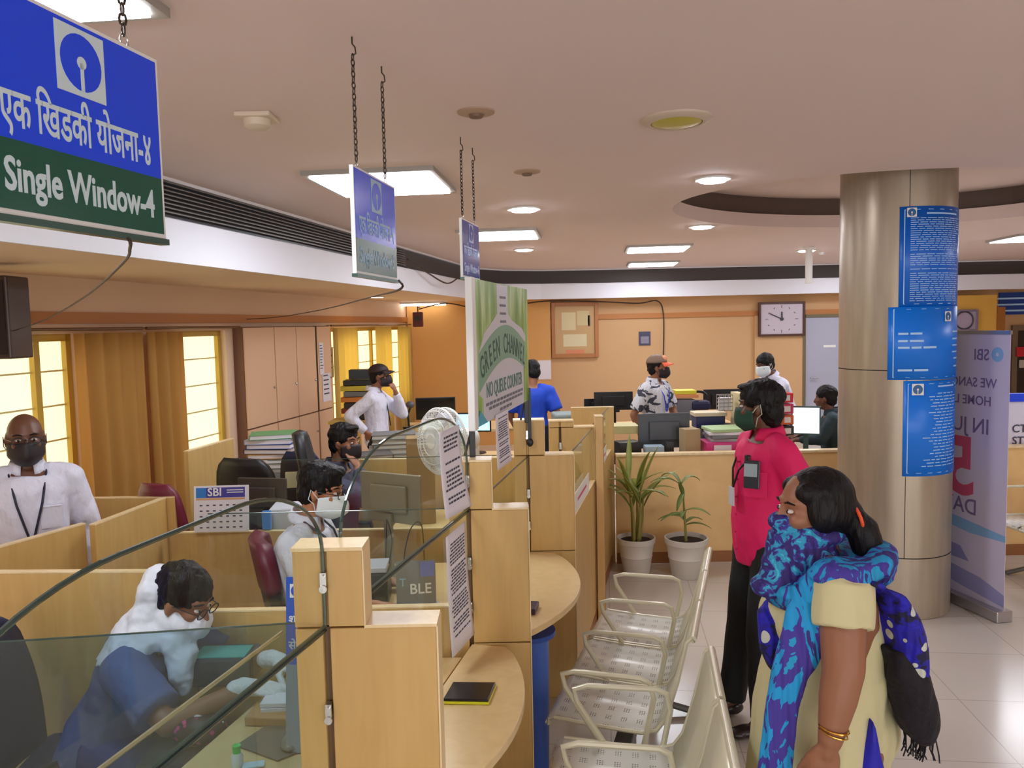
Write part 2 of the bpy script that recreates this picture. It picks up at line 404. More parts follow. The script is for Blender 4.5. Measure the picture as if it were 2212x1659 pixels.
blk_shoe = mat('shoe_dark_leather', (42, 28, 24), .3)
lanyard_m = mat('lanyard_navy', (24, 26, 52), .6)
badge_m = mat('badge', (206, 206, 216), .3)
def on_person(t): # parts added later use the figure's own frame
    return t
def p_build(mb, name, m, t, **k):
    """build a part given in the figure's own frame, after the figure was placed"""
    o = mb.build(name, m, None, **k); o.parent = t; return o
def lanyard(t, nk, drop=.42, fx=.135, m=None, side=.0):
    nk = V(nk); mb = MB()
    for y in (-1, 1):
        pts = [nk+V((-.06, .0, .02)), nk+V((.01, .084*y, .012)), nk+V((.092, .07*y, -.055)), nk+V((fx+.003, .052*y, -drop*.45)), nk+V((fx, .006*y+side, -drop))]
        mb.tube(pts, .0055, 6)
    o = p_build(mb, 'lanyard', m or lanyard_m, t)
    k = MB(); k.box(nk+V((fx+.006, side, -drop-.055)), (.005, .058, .085)); b = k.build('id_card', badge_m, None, bevel=.002); b.parent = o; return o
def glasses(t, c, R, s=1.0, m=None):
    c = V(c); mb = MB(); P = lambda x, y, z: c + R @ (V((x, y, z))*s)
    for y in (-1, 1):
        mb.tube([P(.1+0*cos(a), .033*y+.025*cos(a), .006+.018*sin(a)) for a in [2*PI*k/14 for k in range(14)]], .0022*s, 6, True)
        mb.tube([P(.1, .058*y, .01), P(.03, .078*y, .01), P(-.02, .08*y, .004)], .002*s, 6)
    mb.tube([P(.1, -.009, .01), P(.104, 0, .013), P(.1, .009, .01)], .0022*s, 6)
    return p_build(mb, 'glasses', m or black_m, t)
def eyes(t, c, R, s=1.0):
    c = V(c)
    ew = mat('eye_white', (210, 200, 192), .25)
    for y in (-1, 1):
        mb = MB(); mb.ell(c + R @ (V((.0765, .031*y, .008))*s), (.0105*s, .013*s, .0062*s), R); e = p_build(mb, 'eye', ew, t, smooth=True)
        k = MB(); k.ell(c + R @ (V((.0835, .031*y, .0078))*s), (.0045*s, .0062*s, .006*s), R); q = k.build('iris', eye_m, None, smooth=True); q.parent = e
        h = MB(); h.tube([c + R @ (V((.083, .014*y, .03))*s), c + R @ (V((.084, .034*y, .036))*s), c + R @ (V((.07, .052*y, .03))*s)], [.003*s, .004*s, .002*s], 6); p_build(h, 'eyebrow', hair_m, t, smooth=True)
def baseball_cap(t, c, R, m, brim_m, s=1.0):
    c = V(c); mb = MB(); P = lambda x, y, z: c + R @ (V((x, y, z))*s)
    q = MB()
    def fn(u, v):
        a = u*2*PI; e = v*PI/2
        return P(-.014+.107*cos(a)*cos(e), .087*sin(a)*cos(e), .045+.085*sin(e))
    q.grid(fn, 24, 8); o = p_build(q, 'cap', m, t, smooth=True, solid=.004)
    def bf(u, v):
        a = (u*2-1)*.95; r = .095+.075*v*cos(a*.9)
        return P(-.01+r*cos(a)*1.02, .087*(1+.15*v)*sin(a), .05-.02*v-.025*(abs(a)/.95)**2*v)
    k = MB(); k.grid(bf, 14, 5); b = k.build('cap_brim', brim_m, None, smooth=True, solid=.004); b.parent = o; return o

# ---------------------------------------------------------------- the room
CEIL, FB, FS = 2.85, 2.39, 2.63
WX = lambda y: -4.06 + .18*y            # left wall, runs obliquely to the far corner
FX = lambda y: -2.675 + .1815*y         # fascia of the dropped ceiling strip
YB, YF, XR, Y0 = 13.1, 12.7, 9.6, -4.0
def fill(loops, z, name, m, kind='structure'):
    bm = bmesh.new()
    for lp in loops:
        vs = [bm.verts.new((p[0], p[1], z)) for p in lp]
        for i in range(len(vs)): bm.edges.new((vs[i], vs[(i+1) % len(vs)]))
    bmesh.ops.triangle_fill(bm, use_beauty=True, use_dissolve=False, edges=bm.edges[:])
    me = bpy.data.meshes.new(name); bm.to_mesh(me); bm.free(); me.materials.append(m)
    o = bpy.data.objects.new(name, me); C.objects.link(o); o['kind'] = kind; return o
# floor: pale polished tiles
fm = bpy.data.materials.new('floor_tile'); fm.use_nodes = True; N, L = nodes(fm); b = N['Principled BSDF']
tc = N.new('ShaderNodeTexCoord'); mp = N.new('ShaderNodeMapping'); mp.inputs['Rotation'].default_value = (0, 0, .12)
br = N.new('ShaderNodeTexBrick'); br.offset = 0; br.inputs['Scale'].default_value = 1; br.inputs['Brick Width'].default_value = .6; br.inputs['Row Height'].default_value = .6
br.inputs['Mortar Size'].default_value = .003; br.inputs['Color1'].default_value = (*lin((204, 196, 184)), 1); br.inputs['Color2'].default_value = (*lin((208, 200, 188)), 1); br.inputs['Mortar'].default_value = (*lin((176, 168, 156)), 1)
L.new(tc.outputs['Object'], mp.inputs[0]); L.new(mp.outputs[0], br.inputs[0]); L.new(br.outputs[0], b.inputs['Base Color'])
b.inputs['Roughness'].default_value = .2; b.inputs['Specular IOR Level'].default_value = .5
mb = MB(); mb.span((WX(Y0)-.3, Y0-.2, -.1), (XR+.2, YB+.2, 0)); struct('floor', mb, fm)

ec, ea, eb, er = (2.98, 6.12), 1.80, 1.40, math.radians(22)
def ellp(k, n, g=1.0):
    a = 2*PI*k/n; x = ea*g*cos(a); y = eb*g*sin(a); return (ec[0]+x*cos(er)-y*sin(er), ec[1]+x*sin(er)+y*cos(er))
NE = 72; EL = [ellp(k, NE) for k in range(NE)]
backline = [(FX(11.22), 11.22), (-.47, 11.9), (-.1, 12.38), (.5, 12.64), (1.2, YF), (XR, YF)]
fill([[(FX(Y0), Y0)] + backline + [(XR, Y0)], EL], CEIL, 'ceiling', ceil_m)
# oval recess round the column
mb = MB(); R1 = [ellp(k, NE, 1.045) for k in range(NE)]
n = NE; vs = [(p[0], p[1], CEIL) for p in EL] + [(p[0], p[1], 2.965) for p in EL]
mb.add(vs, [(k, (k+1) % n, n+(k+1) % n, n+k) for k in range(n)]); struct('trim_1', mb, ceil_m, smooth=True)
mb = MB(); vs = [(p[0], p[1], 2.965) for p in EL] + [(p[0], p[1], 2.965) for p in R1] + [(p[0], p[1], 3.13) for p in R1]
mb.add(vs, [(k, (k+1) % n, n+(k+1) % n, n+k) for k in range(n)] + [(n+k, n+(k+1) % n, 2*n+(k+1) % n, 2*n+k) for k in range(n)])
struct('trim_2', mb, mat('recess_brown', (104, 88, 82), .7))
fill([R1], 3.13, 'ceiling', ceil_m)
# dropped strip: soffit, white fascia, dark air slot
fill([[(WX(Y0), Y0), (WX(YB), YB), (XR, YB)] + backline[::-1] + [(FX(Y0), Y0)]], FB, 'ceiling', wall_l)
full = [(FX(Y0), Y0)] + backline
mb = MB()
for p, q in zip(full, full[1:]): mb.slab(p, q, .02, FB-.005, FS)
struct('trim_3', mb, fascia_m)
mb = MB()
for p, q in zip(full, full[1:]):
    e_ = (V((*q, 0))-V((*p, 0))).normalized()*.06; mb.slab(V((*p, 0))-e_, V((*q, 0))+e_, .02, FS, CEIL, .07)
struct('trim_4', mb, slot_m)
mb = MB()
for p, q in zip(full, full[1:]): mb.slab(p, q, .08, FS-.004, FS); mb.slab(p, q, .03, CEIL-.018, CEIL)
struct('trim_5', mb, fascia_m)
t = thing('air_grille', 'long black slatted air grille in the slot above the white fascia at left', 'grille', (FX(5), 5, FS), 0)
mb = MB()
for k in range(8):
    z = FS+.028+k*.0235
    mb.slab((FX(2.2), 2.2), (FX(8.6), 8.6), .02, z, z+.006, .01)
mb.build('slat', mat('grille_grey', (128, 124, 122), .4, .3), t)
mb = MB(); mb.slab((FX(2.2), 2.2), (FX(8.6), 8.6), .01, FS, CEIL-.018, .045); mb.build('backing', black_m, t)

# walls
def wseg(mb, y0, y1, z0, z1, th=.2, off=0): mb.slab((WX(y0), y0), (WX(y1), y1), th, z0, z1, off)
WIN = [(3.9, 5.56), (6.63, 7.49), (9.95, 12.85)]; ZW0, ZW1 = .78, 2.0
mb = MB(); ys = Y0
for a, b_ in WIN:
    wseg(mb, ys, a, 0, FB); wseg(mb, a, b_, 0, ZW0); wseg(mb, a, b_, ZW1, FB); ys = b_
wseg(mb, ys, YB+.2, 0, FB); struct('wall_left', mb, wall_l)
mb = MB(); wseg(mb, Y0, YB, 2.07, 2.15, -.03); struct('trim_6', mb, band_m)
mb = MB(); mb.span((WX(YB)-.2, YB, 0), (XR+.2, YB+.2, FB+.1)); struct('wall_back', mb, wall_m)
mb = MB(); mb.span((WX(YB), YB-.03, 2.05), (XR, YB, 2.13)); struct('trim_7', mb, band_m)
mb = MB(); mb.span((XR, Y0, 0), (XR+.2, YB, CEIL+.05)); struct('wall_right', mb, wall_m)
# unseen glowing front added behind the camera as fill light
fill_glow_m = bpy.data.materials.new('fill_glow_pane'); fill_glow_m.use_nodes = True; b = fill_glow_m.node_tree.nodes['Principled BSDF']; b.inputs['Emission Color'].default_value = (.95, .97, 1, 1); b.inputs['Emission Strength'].default_value = FILL_E
mb = MB()
for x in (-3.5, -1.6, .3, 2.2, 4.1, 6.0, 7.9): mb.span((x-.04, Y0, .1), (x+.04, Y0+.06, 2.5))
mb.span((-3.5, Y0, .05), (7.9, Y0+.06, .12)); mb.span((-3.5, Y0, 2.48), (7.9, Y0+.06, 2.55)); wo = struct('window_4', mb, alu_m)
mb = MB(); mb.span((-3.5, Y0+.01, .12), (7.9, Y0+.02, 2.48)); mb.build('pane', fill_glow_m, wo)
mb = MB(); mb.span((WX(Y0)-.2, Y0-.2, 0), (XR+.2, Y0, CEIL+.05)); struct('wall_front', mb, wall_m)
xj = at(1191, 800, Y=12.95).x; mb = MB(); mb.span((WX(YB), YB-.12, 0), (xj, YB, FB)); struct('wall_back_left', mb, mat('wall_paint_orange', (214, 160, 92), .6))
x0, x1 = at(1632, 800, Y=13).x, at(1737, 800, Y=13).x
mb = MB(); mb.span((x0, YB-.06, 0), (x1, YB, 2.05)); struct('trim_8', mb, wall_m)
# grey door in the back wall
x0, x1 = at(1742, 800, Y=13).x, at(1742, 800, Y=13).x+.95
mb = MB(); mb.span((x0, YB-.05, 0), (x1, YB-.005, 2.0)); d = struct('door_1', mb, mat('door_grey', (170, 172, 190), .45), bevel=.004)
mb = MB(); mb.span((x0-.05, YB-.07, 0), (x0, YB, 2.05)); mb.span((x1, YB-.07, 0), (x1+.05, YB, 2.05)); mb.span((x0-.05, YB-.07, 2.0), (x1+.05, YB, 2.05)); mb.build('door_frame', mat('frame_olive', (110, 100, 72), .5), d)
mb = MB(); mb.tube([(x0+.08, YB-.06, 1), (x0+.08, YB-.1, 1), (x0+.2, YB-.1, 1)], .01); mb.build('door_handle', chrome_m, d)
mb = MB(); mb.span((x0+.3, YB-.055, 1.5), (x0+.5, YB-.05, 1.54)); mb.build('door_plate', white_m, d)

# windows with day behind frosted panes
pane_m = bpy.data.materials.new('frosted_daylit_pane'); pane_m.use_nodes = True; N, L = nodes(pane_m); b = N['Principled BSDF']
b.inputs['Base Color'].default_value = (.5, .48, .35, 1); b.inputs['Roughness'].default_value = .3
b.inputs['Emission Color'].default_value = (*lin((255, 242, 188)), 1); b.inputs['Emission Strength'].default_value = WIN_E
frame_m = mat('window_frame_yellow', (196, 160, 62), .4)
for i, ((a, b_), muls) in enumerate(zip(WIN, [(4.55, 5.22), (6.76,), (10.7, 11.5, 12.2)])):
    mb = MB()
    for z0, z1 in ((ZW0, ZW0+.05), (ZW1-.05, ZW1)): wseg(mb, a, b_, z0, z1, .05, .05)
    for y in (a, b_-.05) + tuple(muls): wseg(mb, y, y+.05, ZW0, ZW1, .05, .05)
    wo = struct('window_%d' % (i+1), mb, frame_m)
    p = MB(); wseg(p, a, b_, ZW0, ZW1, .01, .09); p.build('pane', pane_m, wo)
    g = MB()
    for z in [ZW0+.24*k for k in range(1, 5)]: wseg(g, a, b_, z, z+.012, .01, .078)
    g.build('glazing_bar', mat('bar_cream', (222, 208, 150), .5), wo)
# curtains
def curtain_mat(name, rgb, tr):
    m = bpy.data.materials.new(name); m.use_nodes = True; N, L = nodes(m); b = N['Principled BSDF']
    b.inputs['Base Color'].default_value = (*lin(rgb), 1); b.inputs['Roughness'].default_value = .8
    t = N.new('ShaderNodeBsdfTranslucent'); t.inputs[0].default_value = (*lin(rgb), 1); x = N.new('ShaderNodeMixShader'); x.inputs[0].default_value = tr
    L.new(b.outputs[0], x.inputs[1]); L.new(t.outputs[0], x.inputs[2]); L.new(x.outputs[0], N['Material Output'].inputs[0]); return m
cur_m = curtain_mat('curtain_mustard', (222, 178, 98), .5); cur_s = curtain_mat('curtain_sheer_yellow', (246, 226, 158), .8)
def curtain(y0, y1, z0, z1, m, label, folds=5, amp=.035):
    mb = MB(); dx = V((-.9842, .177, 0))*-1
    def fn(u, v):
        y = y0+(y1-y0)*u; a = amp*sin(u*folds*2*PI)*(1-.3*v)+.012*sin(u*folds*5.3); p = V((WX(y), y, z0+(z1-z0)*v)); return p+V((.984, -.177, 0))*(.09+a)
    mb.grid(fn, folds*14, 6); return tag(mb.build('curtain', m, None, smooth=True, solid=.004), label, 'curtain')
curtain(5.42, 6.14, .35, 2.0, cur_m, 'mustard curtain hanging between the two tall bright windows, on the nearer side', 4)
curtain(6.2, 6.68, .35, 2.0, cur_m, 'mustard curtain drawn back at the left side of the narrow second window', 3)
curtain(9.8, 10.6, .35, 2.0, cur_s, 'sheer yellow curtain at the left end of the far window', 4)
curtain(11.3, 12.0, .35, 2.0, cur_s, 'sheer yellow curtain over the middle of the far window', 3)
curtain(12.3, 12.98, .35, 2.0, cur_s, 'sheer yellow curtain in the corner behind the man in the dark cap', 4)
for (a, b_), lb in zip(((3.0, 6.15), (6.2, 7.6), (9.75, 12.95)), ('above the large left window', 'above the narrow second window', 'above the far window in the corner')):
    mb = MB(); k = .984; pts = [(WX(y)+.09*k, y-.09*.177, 2.03) for y in (a, b_)]; mb.cyl(pts[0], pts[1], .012)
    r = tag(mb.build('curtain_rod', mat('rod_brown', (120, 88, 60), .35, .4), None, smooth=True), 'thin brown curtain rod ' + lb, 'curtain rod')
    q = MB()
    for y in (a+.05, b_-.05): q.cyl((WX(y)+.005, y, 2.03), (WX(y)+.09*k, y-.09*.177, 2.03), .008)
    q.build('bracket', chrome_m, r)

# ---------------------------------------------------------------- ceiling lamps (each gives its own light)
def emis(name, rgb, e):
    m = bpy.data.materials.new(name); m.use_nodes = True; b = m.node_tree.nodes['Principled BSDF']
    b.inputs['Base Color'].default_value = (.8, .8, .8, 1); b.inputs['Emission Color'].default_value = (*lin(rgb), 1); b.inputs['Emission Strength'].default_value = e; return m
pan_e = emis('lit_diffuser', (242, 246, 255), PANEL_E); spot_e = emis('lit_downlight', (244, 244, 255), SPOT_E)
def lamp_panel(c, label, s=.66, rz=-.1, z=CEIL):
    t = thing('ceiling_panel_light', label, 'ceiling light', (c[0], c[1], z), rz, 'square ceiling panel lights'); R = Matrix.Rotation(rz, 3, 'Z')
    f = MB(); h = s/2+.035; o = V((c[0], c[1], 0))
    for a, b_ in (((-h, -h), (h, -s/2)), ((-h, s/2), (h, h)), ((-h, -s/2), (-s/2, s/2)), ((s/2, -s/2), (h, s/2))):
        f.box(o + R @ V(((a[0]+b_[0])/2, (a[1]+b_[1])/2, 0)) + V((0, 0, z-.012)), (abs(b_[0]-a[0]), abs(b_[1]-a[1]), .028), R)
    f.build('frame', mat('lamp_frame', (170, 166, 160), .35, .3), t)
    d = MB(); d.box(o+V((0, 0, z-.018)), (s, s, .034), R); d.build('diffuser', pan_e, t); return t
for c, lb in (((-1.28, 1.82), 'square lit ceiling panel above the nearest blue sign, at the top left corner'), ((-.72, 4.66), 'square lit ceiling panel behind the second blue sign, its near one fully in view'),
              ((-.08, 7.45), 'lit ceiling panel just right of the third small blue sign'), ((1.72, 9.22), 'lit ceiling panel farther back above the orange-capped man, nearer of two'), ((2.1, 11.65), 'lit ceiling panel closest to the back fascia'),
              ((5.9, 8.9), 'lit ceiling panel at the right edge beyond the column')):
    lamp_panel(c, lb)
for c, lb in (((4.6, 1.6), 'added unseen panel lighting the hall at the right hand front'), ((5.8, 5.2), 'added unseen panel lighting the hall to the right of the column'), ((5.4, 11.4), 'added unseen panel lighting the far right corner'), ((3.9, 7.9), 'added unseen panel giving light behind the round column')): lamp_panel(c, lb)  # unseen panels added to light the hall
def downlight(c, label, r=.085, lit=True, m=None):
    t = thing('downlight', label, 'downlight', (c[0], c[1], CEIL), 0, 'round downlights'); z = CEIL
    MB().lathe([(r*1.25, -.001), (r*1.25, -.012), (r*1.02, -.014), (r*1.02, -.002)], (c[0], c[1], z), 28).build('trim_ring', white_m, t, smooth=True)
    MB().cyl((c[0], c[1], z-.003), (c[0], c[1], z-.022), r*.98, r*.9, n=28).build('lamp_face', m or spot_e, t)
downlight((1.239, 4.825), 'glowing round downlight nearest the column recess, biggest of the downlights')
downlight((.117, 5.894), 'glowing round downlight above the green banner', .1)
downlight((1.754, 7.228), 'glowing round downlight just left of the oval recess edge', .095)
downlight((.171, 9.072), 'small glowing round downlight farthest along the ceiling above the banner', .095)
downlight((3.751, 10.02), 'glowing round downlight beside the hanging white pole', .1)
for i, c in enumerate(((5.5, 8.0),)): downlight(c, 'glowing downlight at the right edge of the ceiling past the column')
yel = mat('unlit_yellow_lens', (186, 176, 70), .3)
t = thing('round_ceiling_lamp', 'unlit round ceiling lamp with a yellow lens and white rim', 'ceiling light', (.72, 3.4, CEIL))
MB().lathe([(.15, 0), (.15, -.008), (.12, -.022), (.108, -.02), (.108, -.001)], (.72, 3.4, CEIL)).build('rim', mat('rim_cream', (206, 190, 172), .5), t, smooth=True)
MB().lathe([(.104, -.004), (.104, -.018), (.07, -.028), (.0, -.03)], (.72, 3.4, CEIL)).build('lens', yel, t, smooth=True)
t = thing('smoke_detector', 'square cream smoke detector on the ceiling at left', 'smoke detector', (-.99, 3.2, CEIL))
mb = MB(); mb.box((-.99, 3.2, CEIL-.01), (.14, .14, .02)); mb.build('base', mat('det_cream', (216, 200, 180), .5), t, bevel=.006)
MB().lathe([(.055, -.02), (.05, -.045), (.035, -.055), (.001, -.056)], (-.99, 3.2, CEIL)).build('dome', mat('det_cream', (0,0,0)), t, smooth=True)
for c, lb in (((-.12, 3.22), 'round ceiling detector with a dark grille, in front of the third sign chains'), ((.11, 4.48), 'small round ceiling sprinkler cover above the third blue sign'), ((3.0, 4.2), 'faint round ceiling cap above the column')):
    t = thing('ceiling_rose', lb, 'ceiling fitting', (c[0], c[1], CEIL))
    MB().lathe([(.075, 0), (.075, -.006), (.055, -.012), (.001, -.013)], (c[0], c[1], CEIL)).build('plate', mat('cap_tan', (176, 150, 128), .6), t, smooth=True)
    MB().lathe([(.03, -.012), (.026, -.024), (.001, -.026)], (c[0], c[1], CEIL)).build('cap', mat('cap_brown', (120, 96, 76), .6), t, smooth=True)
# lights below the left soffit
c = at(912, 652, z=FB)
t = thing('tube_light', 'lit tube light under the soffit beside the red corner box', 'ceiling light', c); mb = MB(); mb.box(c+V((0, 0, -.015)), (.82, .12, .03)); mb.build('housing', white_m, t)
mb = MB(); mb.cyl(c+V((-.38, 0, -.045)), c+V((.38, 0, -.045)), .02); mb.build('tube', emis('lit_tube', (255, 250, 236), TUBE_E), t)
c = at(815, 641, z=FB); t = thing('downlight', 'small warm downlight under the left soffit near the far window', 'downlight', c)
MB().lathe([(.1, 0), (.1, -.012), (.08, -.012), (.08, 0)], c).build('trim_ring', white_m, t, smooth=True); MB().cyl(c+V((0, 0, -.002)), c+V((0, 0, -.01)), .078).build('lamp_face', emis('lit_warm', (255, 224, 180), 9), t)
# warm tube strips on top of the cupboard and window pelmet wash the soffit
for y0, y1 in ((4.9, 6.1), (7.7, 8.9)):
    pass
# white hanging pole
c = at(1745, 540, z=CEIL); Yp = 9.6; top = at(1747, 541, Y=Yp); bot = at(1747, 612, Y=Yp)
t = thing('projector_pole', 'short white pole hanging from the ceiling left of the column', 'pole', (bot.x, Yp, CEIL)); MB().cyl((bot.x, Yp, CEIL), (bot.x, Yp, bot.z), .042).build('pole', white_m, t, smooth=True)
MB().cyl((bot.x, Yp, CEIL-.001), (bot.x, Yp, CEIL-.02), .07).build('flange', white_m, t, smooth=True)
t = tag(MB().cyl(at(1775, 545, z=CEIL)+V((0,0,-.03)), at(1775, 545, z=CEIL), .03, .045).build('spotlight', white_m, None, smooth=True), 'tiny white ceiling spotlight right of the hanging pole', 'spotlight')

# ---------------------------------------------------------------- column, with its posters
CX, CY, CR = 2.635, 5.40, .360
t = thing('round_column', 'thick round column clad in brushed beige metal panels with dark joints', 'column', (CX, CY, 0))
colm = bpy.data.materials.new('brushed_panel'); colm.use_nodes = True; N, L = nodes(colm); b = N['Principled BSDF']
tc = N.new('ShaderNodeTexCoord'); mp = N.new('ShaderNodeMapping'); mp.inputs['Scale'].default_value = (6, 6, .6); nn = N.new('ShaderNodeTexNoise'); nn.inputs['Scale'].default_value = 3; nn.inputs['Detail'].default_value = 5
r = ramp(N, [(.3, (166, 152, 132)), (.7, (180, 166, 146))]); L.new(tc.outputs['Object'], mp.inputs[0]); L.new(mp.outputs[0], nn.inputs['Vector']); L.new(nn.outputs[0], r.inputs[0]); L.new(r.outputs[0], b.inputs['Base Color'])
b.inputs['Metallic'].default_value = .45; b.inputs['Roughness'].default_value = .34
g = .004; zs = [0, .41, 1.645, 3.13]
core = MB(); core.cyl((CX, CY, 0), (CX, CY, 3.13), CR-.012, n=48); core.build('core', black_m, t, smooth=True)
jang = math.atan2(at(1963, 700, Y=5.03).y-CY, at(1963, 700, Y=5.03).x-CX)
for z0, z1 in zip(zs, zs[1:]):
    for k in range(3):
        a0 = jang+2*PI*k/3+.006; a1 = jang+2*PI*(k+1)/3-.006
        if z0 == 0: a0 -= .006; a1 += .006
        mb = MB(); mb.grid(lambda u, v: V((CX+CR*cos(a0+(a1-a0)*u), CY+CR*sin(a0+(a1-a0)*u), z0+.003+(z1-z0-.006)*v)), 26, 1)
        mb.build('cladding_panel', colm, t, smooth=True)
def cyl_patch(a0, a1, z0, z1, r, n=14):
    mb = MB(); mb.grid(lambda u, v: V((CX+r*cos(a0+(a1-a0)*u), CY+r*sin(a0+(a1-a0)*u), z0+(z1-z0)*v)), n, 1); return mb
def col_ang(px, z):  # angle on the column seen at pixel px
    best = None
    for k in range(2000):
        a = PI + PI*k/2000; x = CX+CR*cos(a); y = CY+CR*sin(a)
        u = x/y*F
        zz = z-CAMH; cf = y*cos(PITCH)-zz*sin(PITCH); uu = x*F/cf; vv = (y*sin(PITCH)+zz*cos(PITCH))*F/cf
        ppx = 1106 + uu*cos(ROLL)-vv*sin(ROLL)
        if a > PI + .25 and (best is None or abs(ppx-px) < best[0]): best = (abs(ppx-px), a)
    return best[1]
pblue = mat('poster_blue', (4, 122, 236), .35); pblue2 = mat('poster_deep_blue', (4, 104, 216), .35); pwhite = mat('poster_print', (176, 214, 250), .5)
plogo = mat('poster_logo_blue', (20, 92, 150), .4)
def poster(px0, px1, z0, z1, m, label, kind):
    a0, a1 = col_ang(px0, (z0+z1)/2), col_ang(px1, (z0+z1)/2)
    if a1 < a0: a0, a1 = a1, a0
    am = (a0+a1)/2; t = thing('poster', label, 'poster', (CX+CR*cos(am), CY+CR*sin(am), z0), 0)
    r = CR+.004 + (.003 if kind == 'rates' else 0)
    cyl_patch(a0, a1, z0, z1, r).build('sheet', m, t, smooth=True, solid=.002)
    da = a1-a0; dz = z1-z0; P = lambda u, v: (a0+da*u, z0+dz*v)
    q = MB()
    def bar(u0, u1, v0, v1):
        b_ = cyl_patch(a0+da*u0, a0+da*u1, z0+dz*v0, z0+dz*v1, r+.002, 6); q.add(b_.v, b_.f)
    # border line
    bar(.05, .06, .03, .97); bar(.95, .96, .03, .97); bar(.05, .96, .965, .97); bar(.05, .96, .03, .035)
    rnd = random.Random(len(label))
    if kind == 'rates':
        for v in (.62, .52, .43, .12): 
            u = .1
            for w_ in [rnd.uniform(.07, .16) for _ in range(2 if v != .43 else 3)]: bar(u, u+w_, v, v+.028); u += w_+.02
        for v in (.64, .54, .45, .36, .27, .16): bar(.76 if v > .3 else .8, .93, v, v+.02)
    elif kind == 'dense':
        v = .88
        while v > .06:
            u = .12
            if rnd.random() < .82:
                while u < .8: w_ = rnd.uniform(.04, .13); bar(u, min(u+w_, .9), v, v+.006); u += w_+.018
                if rnd.random() < .3: u = .9
            v -= .021
        bar(.3, .8, .92, .935)
    else:
        v = .86
        while v > .07:
            h = rnd.uniform(.14, .3)*(1.25 if v < .4 else 1)
            u = .6-h
            while u < .6+h: w_ = rnd.uniform(.04, .12); bar(u, min(u+w_, .62+h), v, v+.009); u += w_+.02
            v -= .033
        bar(.45, .8, .93, .945); bar(.85, .95, .94, .955); bar(.88, .95, .9, .915)
    q.build('printed_text', pwhite, t)
    lu, lv, ls = {'rates': (.66, .86, .1), 'dense': (.13, .94, .055), 'list': (.17, .91, .07)}[kind]
    aa, zz = P(lu, lv); R_ = r+.003
    fr = frame((CX+R_*cos(aa), CY+R_*sin(aa), zz), (-sin(aa), cos(aa), 0)); logo(t, fr, ls*1.1*(.58 if kind == 'rates' else .95), plogo, white_m)
pz = lambda y: at(2000, y, Y=5.05).z
poster(1942, 2069, pz(663), pz(445), pblue2, 'tall blue notice of dense white print, topmost on the column', 'dense')
poster(1918, 2071, pz(820), pz(662), pblue, 'wide blue notice with white logo in the middle of the column', 'rates')
poster(1950, 2066, pz(1028), pz(822), mat('poster_bright_blue', (10, 124, 240), .35), 'blue notice with centred list of white lines, lowest on the column', 'list')

# ---------------------------------------------------------------- hanging signs
RD = V((.212, .977, 0)).normalized()
sblue = mat('sign_blue', (10, 72, 244), .22, emit=0); sgreen = mat('sign_green', (8, 84, 66), .22); swhite = mat('sign_print', (206, 226, 234), .4)
def chain(t, p, q, link=.02, r=.0022, name='chain'):
    p = V(p); q = V(q); L_ = (q-p).length; n = max(3, int(L_/(link*.78))); mb = MB(); d = (q-p).normalized(); a = d.orthogonal().normalized(); b_ = d.cross(a)
    for k in range(n):
        c = p + (q-p)*((k+.5)/n); s_ = a if k % 2 else b_; h = link*.5; wd = link*.27
        mb.tube([c+d*h*sin(x)+s_*wd*cos(x) for x in [2*PI*j/8 for j in range(8)]], r, 5, True)
    return mb.build(name, mat('chain_dark', (74, 62, 54), .4, .6), t, smooth=True)
def hanging_sign(o, wd, ht, label, hindi, eng, cl, hue=None, full=True, pr=None, dirv=None):
    o = V(o); M = frame(o, dirv or RD); t = thing('hanging_sign', label, 'sign', o, 0, None) # o: bottom left corner of the face
    P = lambda x, y, z=0: M @ V((x, y, z))
    gz = ht*.345
    MB().prism(rect(0, 0, wd, ht), M @ Matrix.Translation((0, 0, -.012)), .012).build('board', white_m, t, label='white edged board')
    MB().prism(rect(.006, gz, wd-.006, ht-.006), M, .001).build('blue_field', hue or sblue, t)
    MB().prism(rect(.006, .012, wd-.006, gz), M, .001).build('green_field', sgreen if not hue else hue, t)
    MB().prism(rect(-.003, -.006, wd+.003, .004), M @ Matrix.Translation((0, 0, -.014)), .018).build('bottom_rail', mat('rail_green', (70, 100, 92), .3, .5), t)
    T = M @ Matrix.Translation((0, 0, .0012))
    ww = pr or swhite
    logo(t, T @ Matrix.Translation((wd*.5, ht*.80, 0)), ht*.32, hue or sblue, ww)
    if full:
        text_mesh('hindi_lettering', hindi, ht*.235, ww, T @ Matrix.Translation((wd*.5, ht*.405, 0)), t, off=.0009, ax='CENTER', fit=wd*.84)
        text_mesh('english_lettering', eng, ht*.205, ww, T @ Matrix.Translation((wd*.5, ht*.125, 0)), t, off=.0014, ax='CENTER', fit=wd*.84)
    for fx, top in zip((.12, .80), cl):
        a = P(wd*fx, ht, -.006); MB().tube([a+V((0, 0, .008))+RD*.009*cos(x)+V((0, 0, .011*sin(x))) for x in [2*PI*k/14 for k in range(14)]], .0016, 6, True).build('ring', chrome_m, t, smooth=True)
        chain(t, a+V((0, 0, .018)), V((a.x, a.y, top)))
        h = MB(); tp = V((a.x, a.y, top)); h.tube([tp+V((0,0,-.004)), tp+V((.01, 0, .002)), tp+V((.008, 0, .02)), tp+V((0, 0, .03)), V((tp.x, tp.y, CEIL))], .0026, 6); h.build('hook', mat('chain_dark', (0,0,0)), t, smooth=True)
    return t
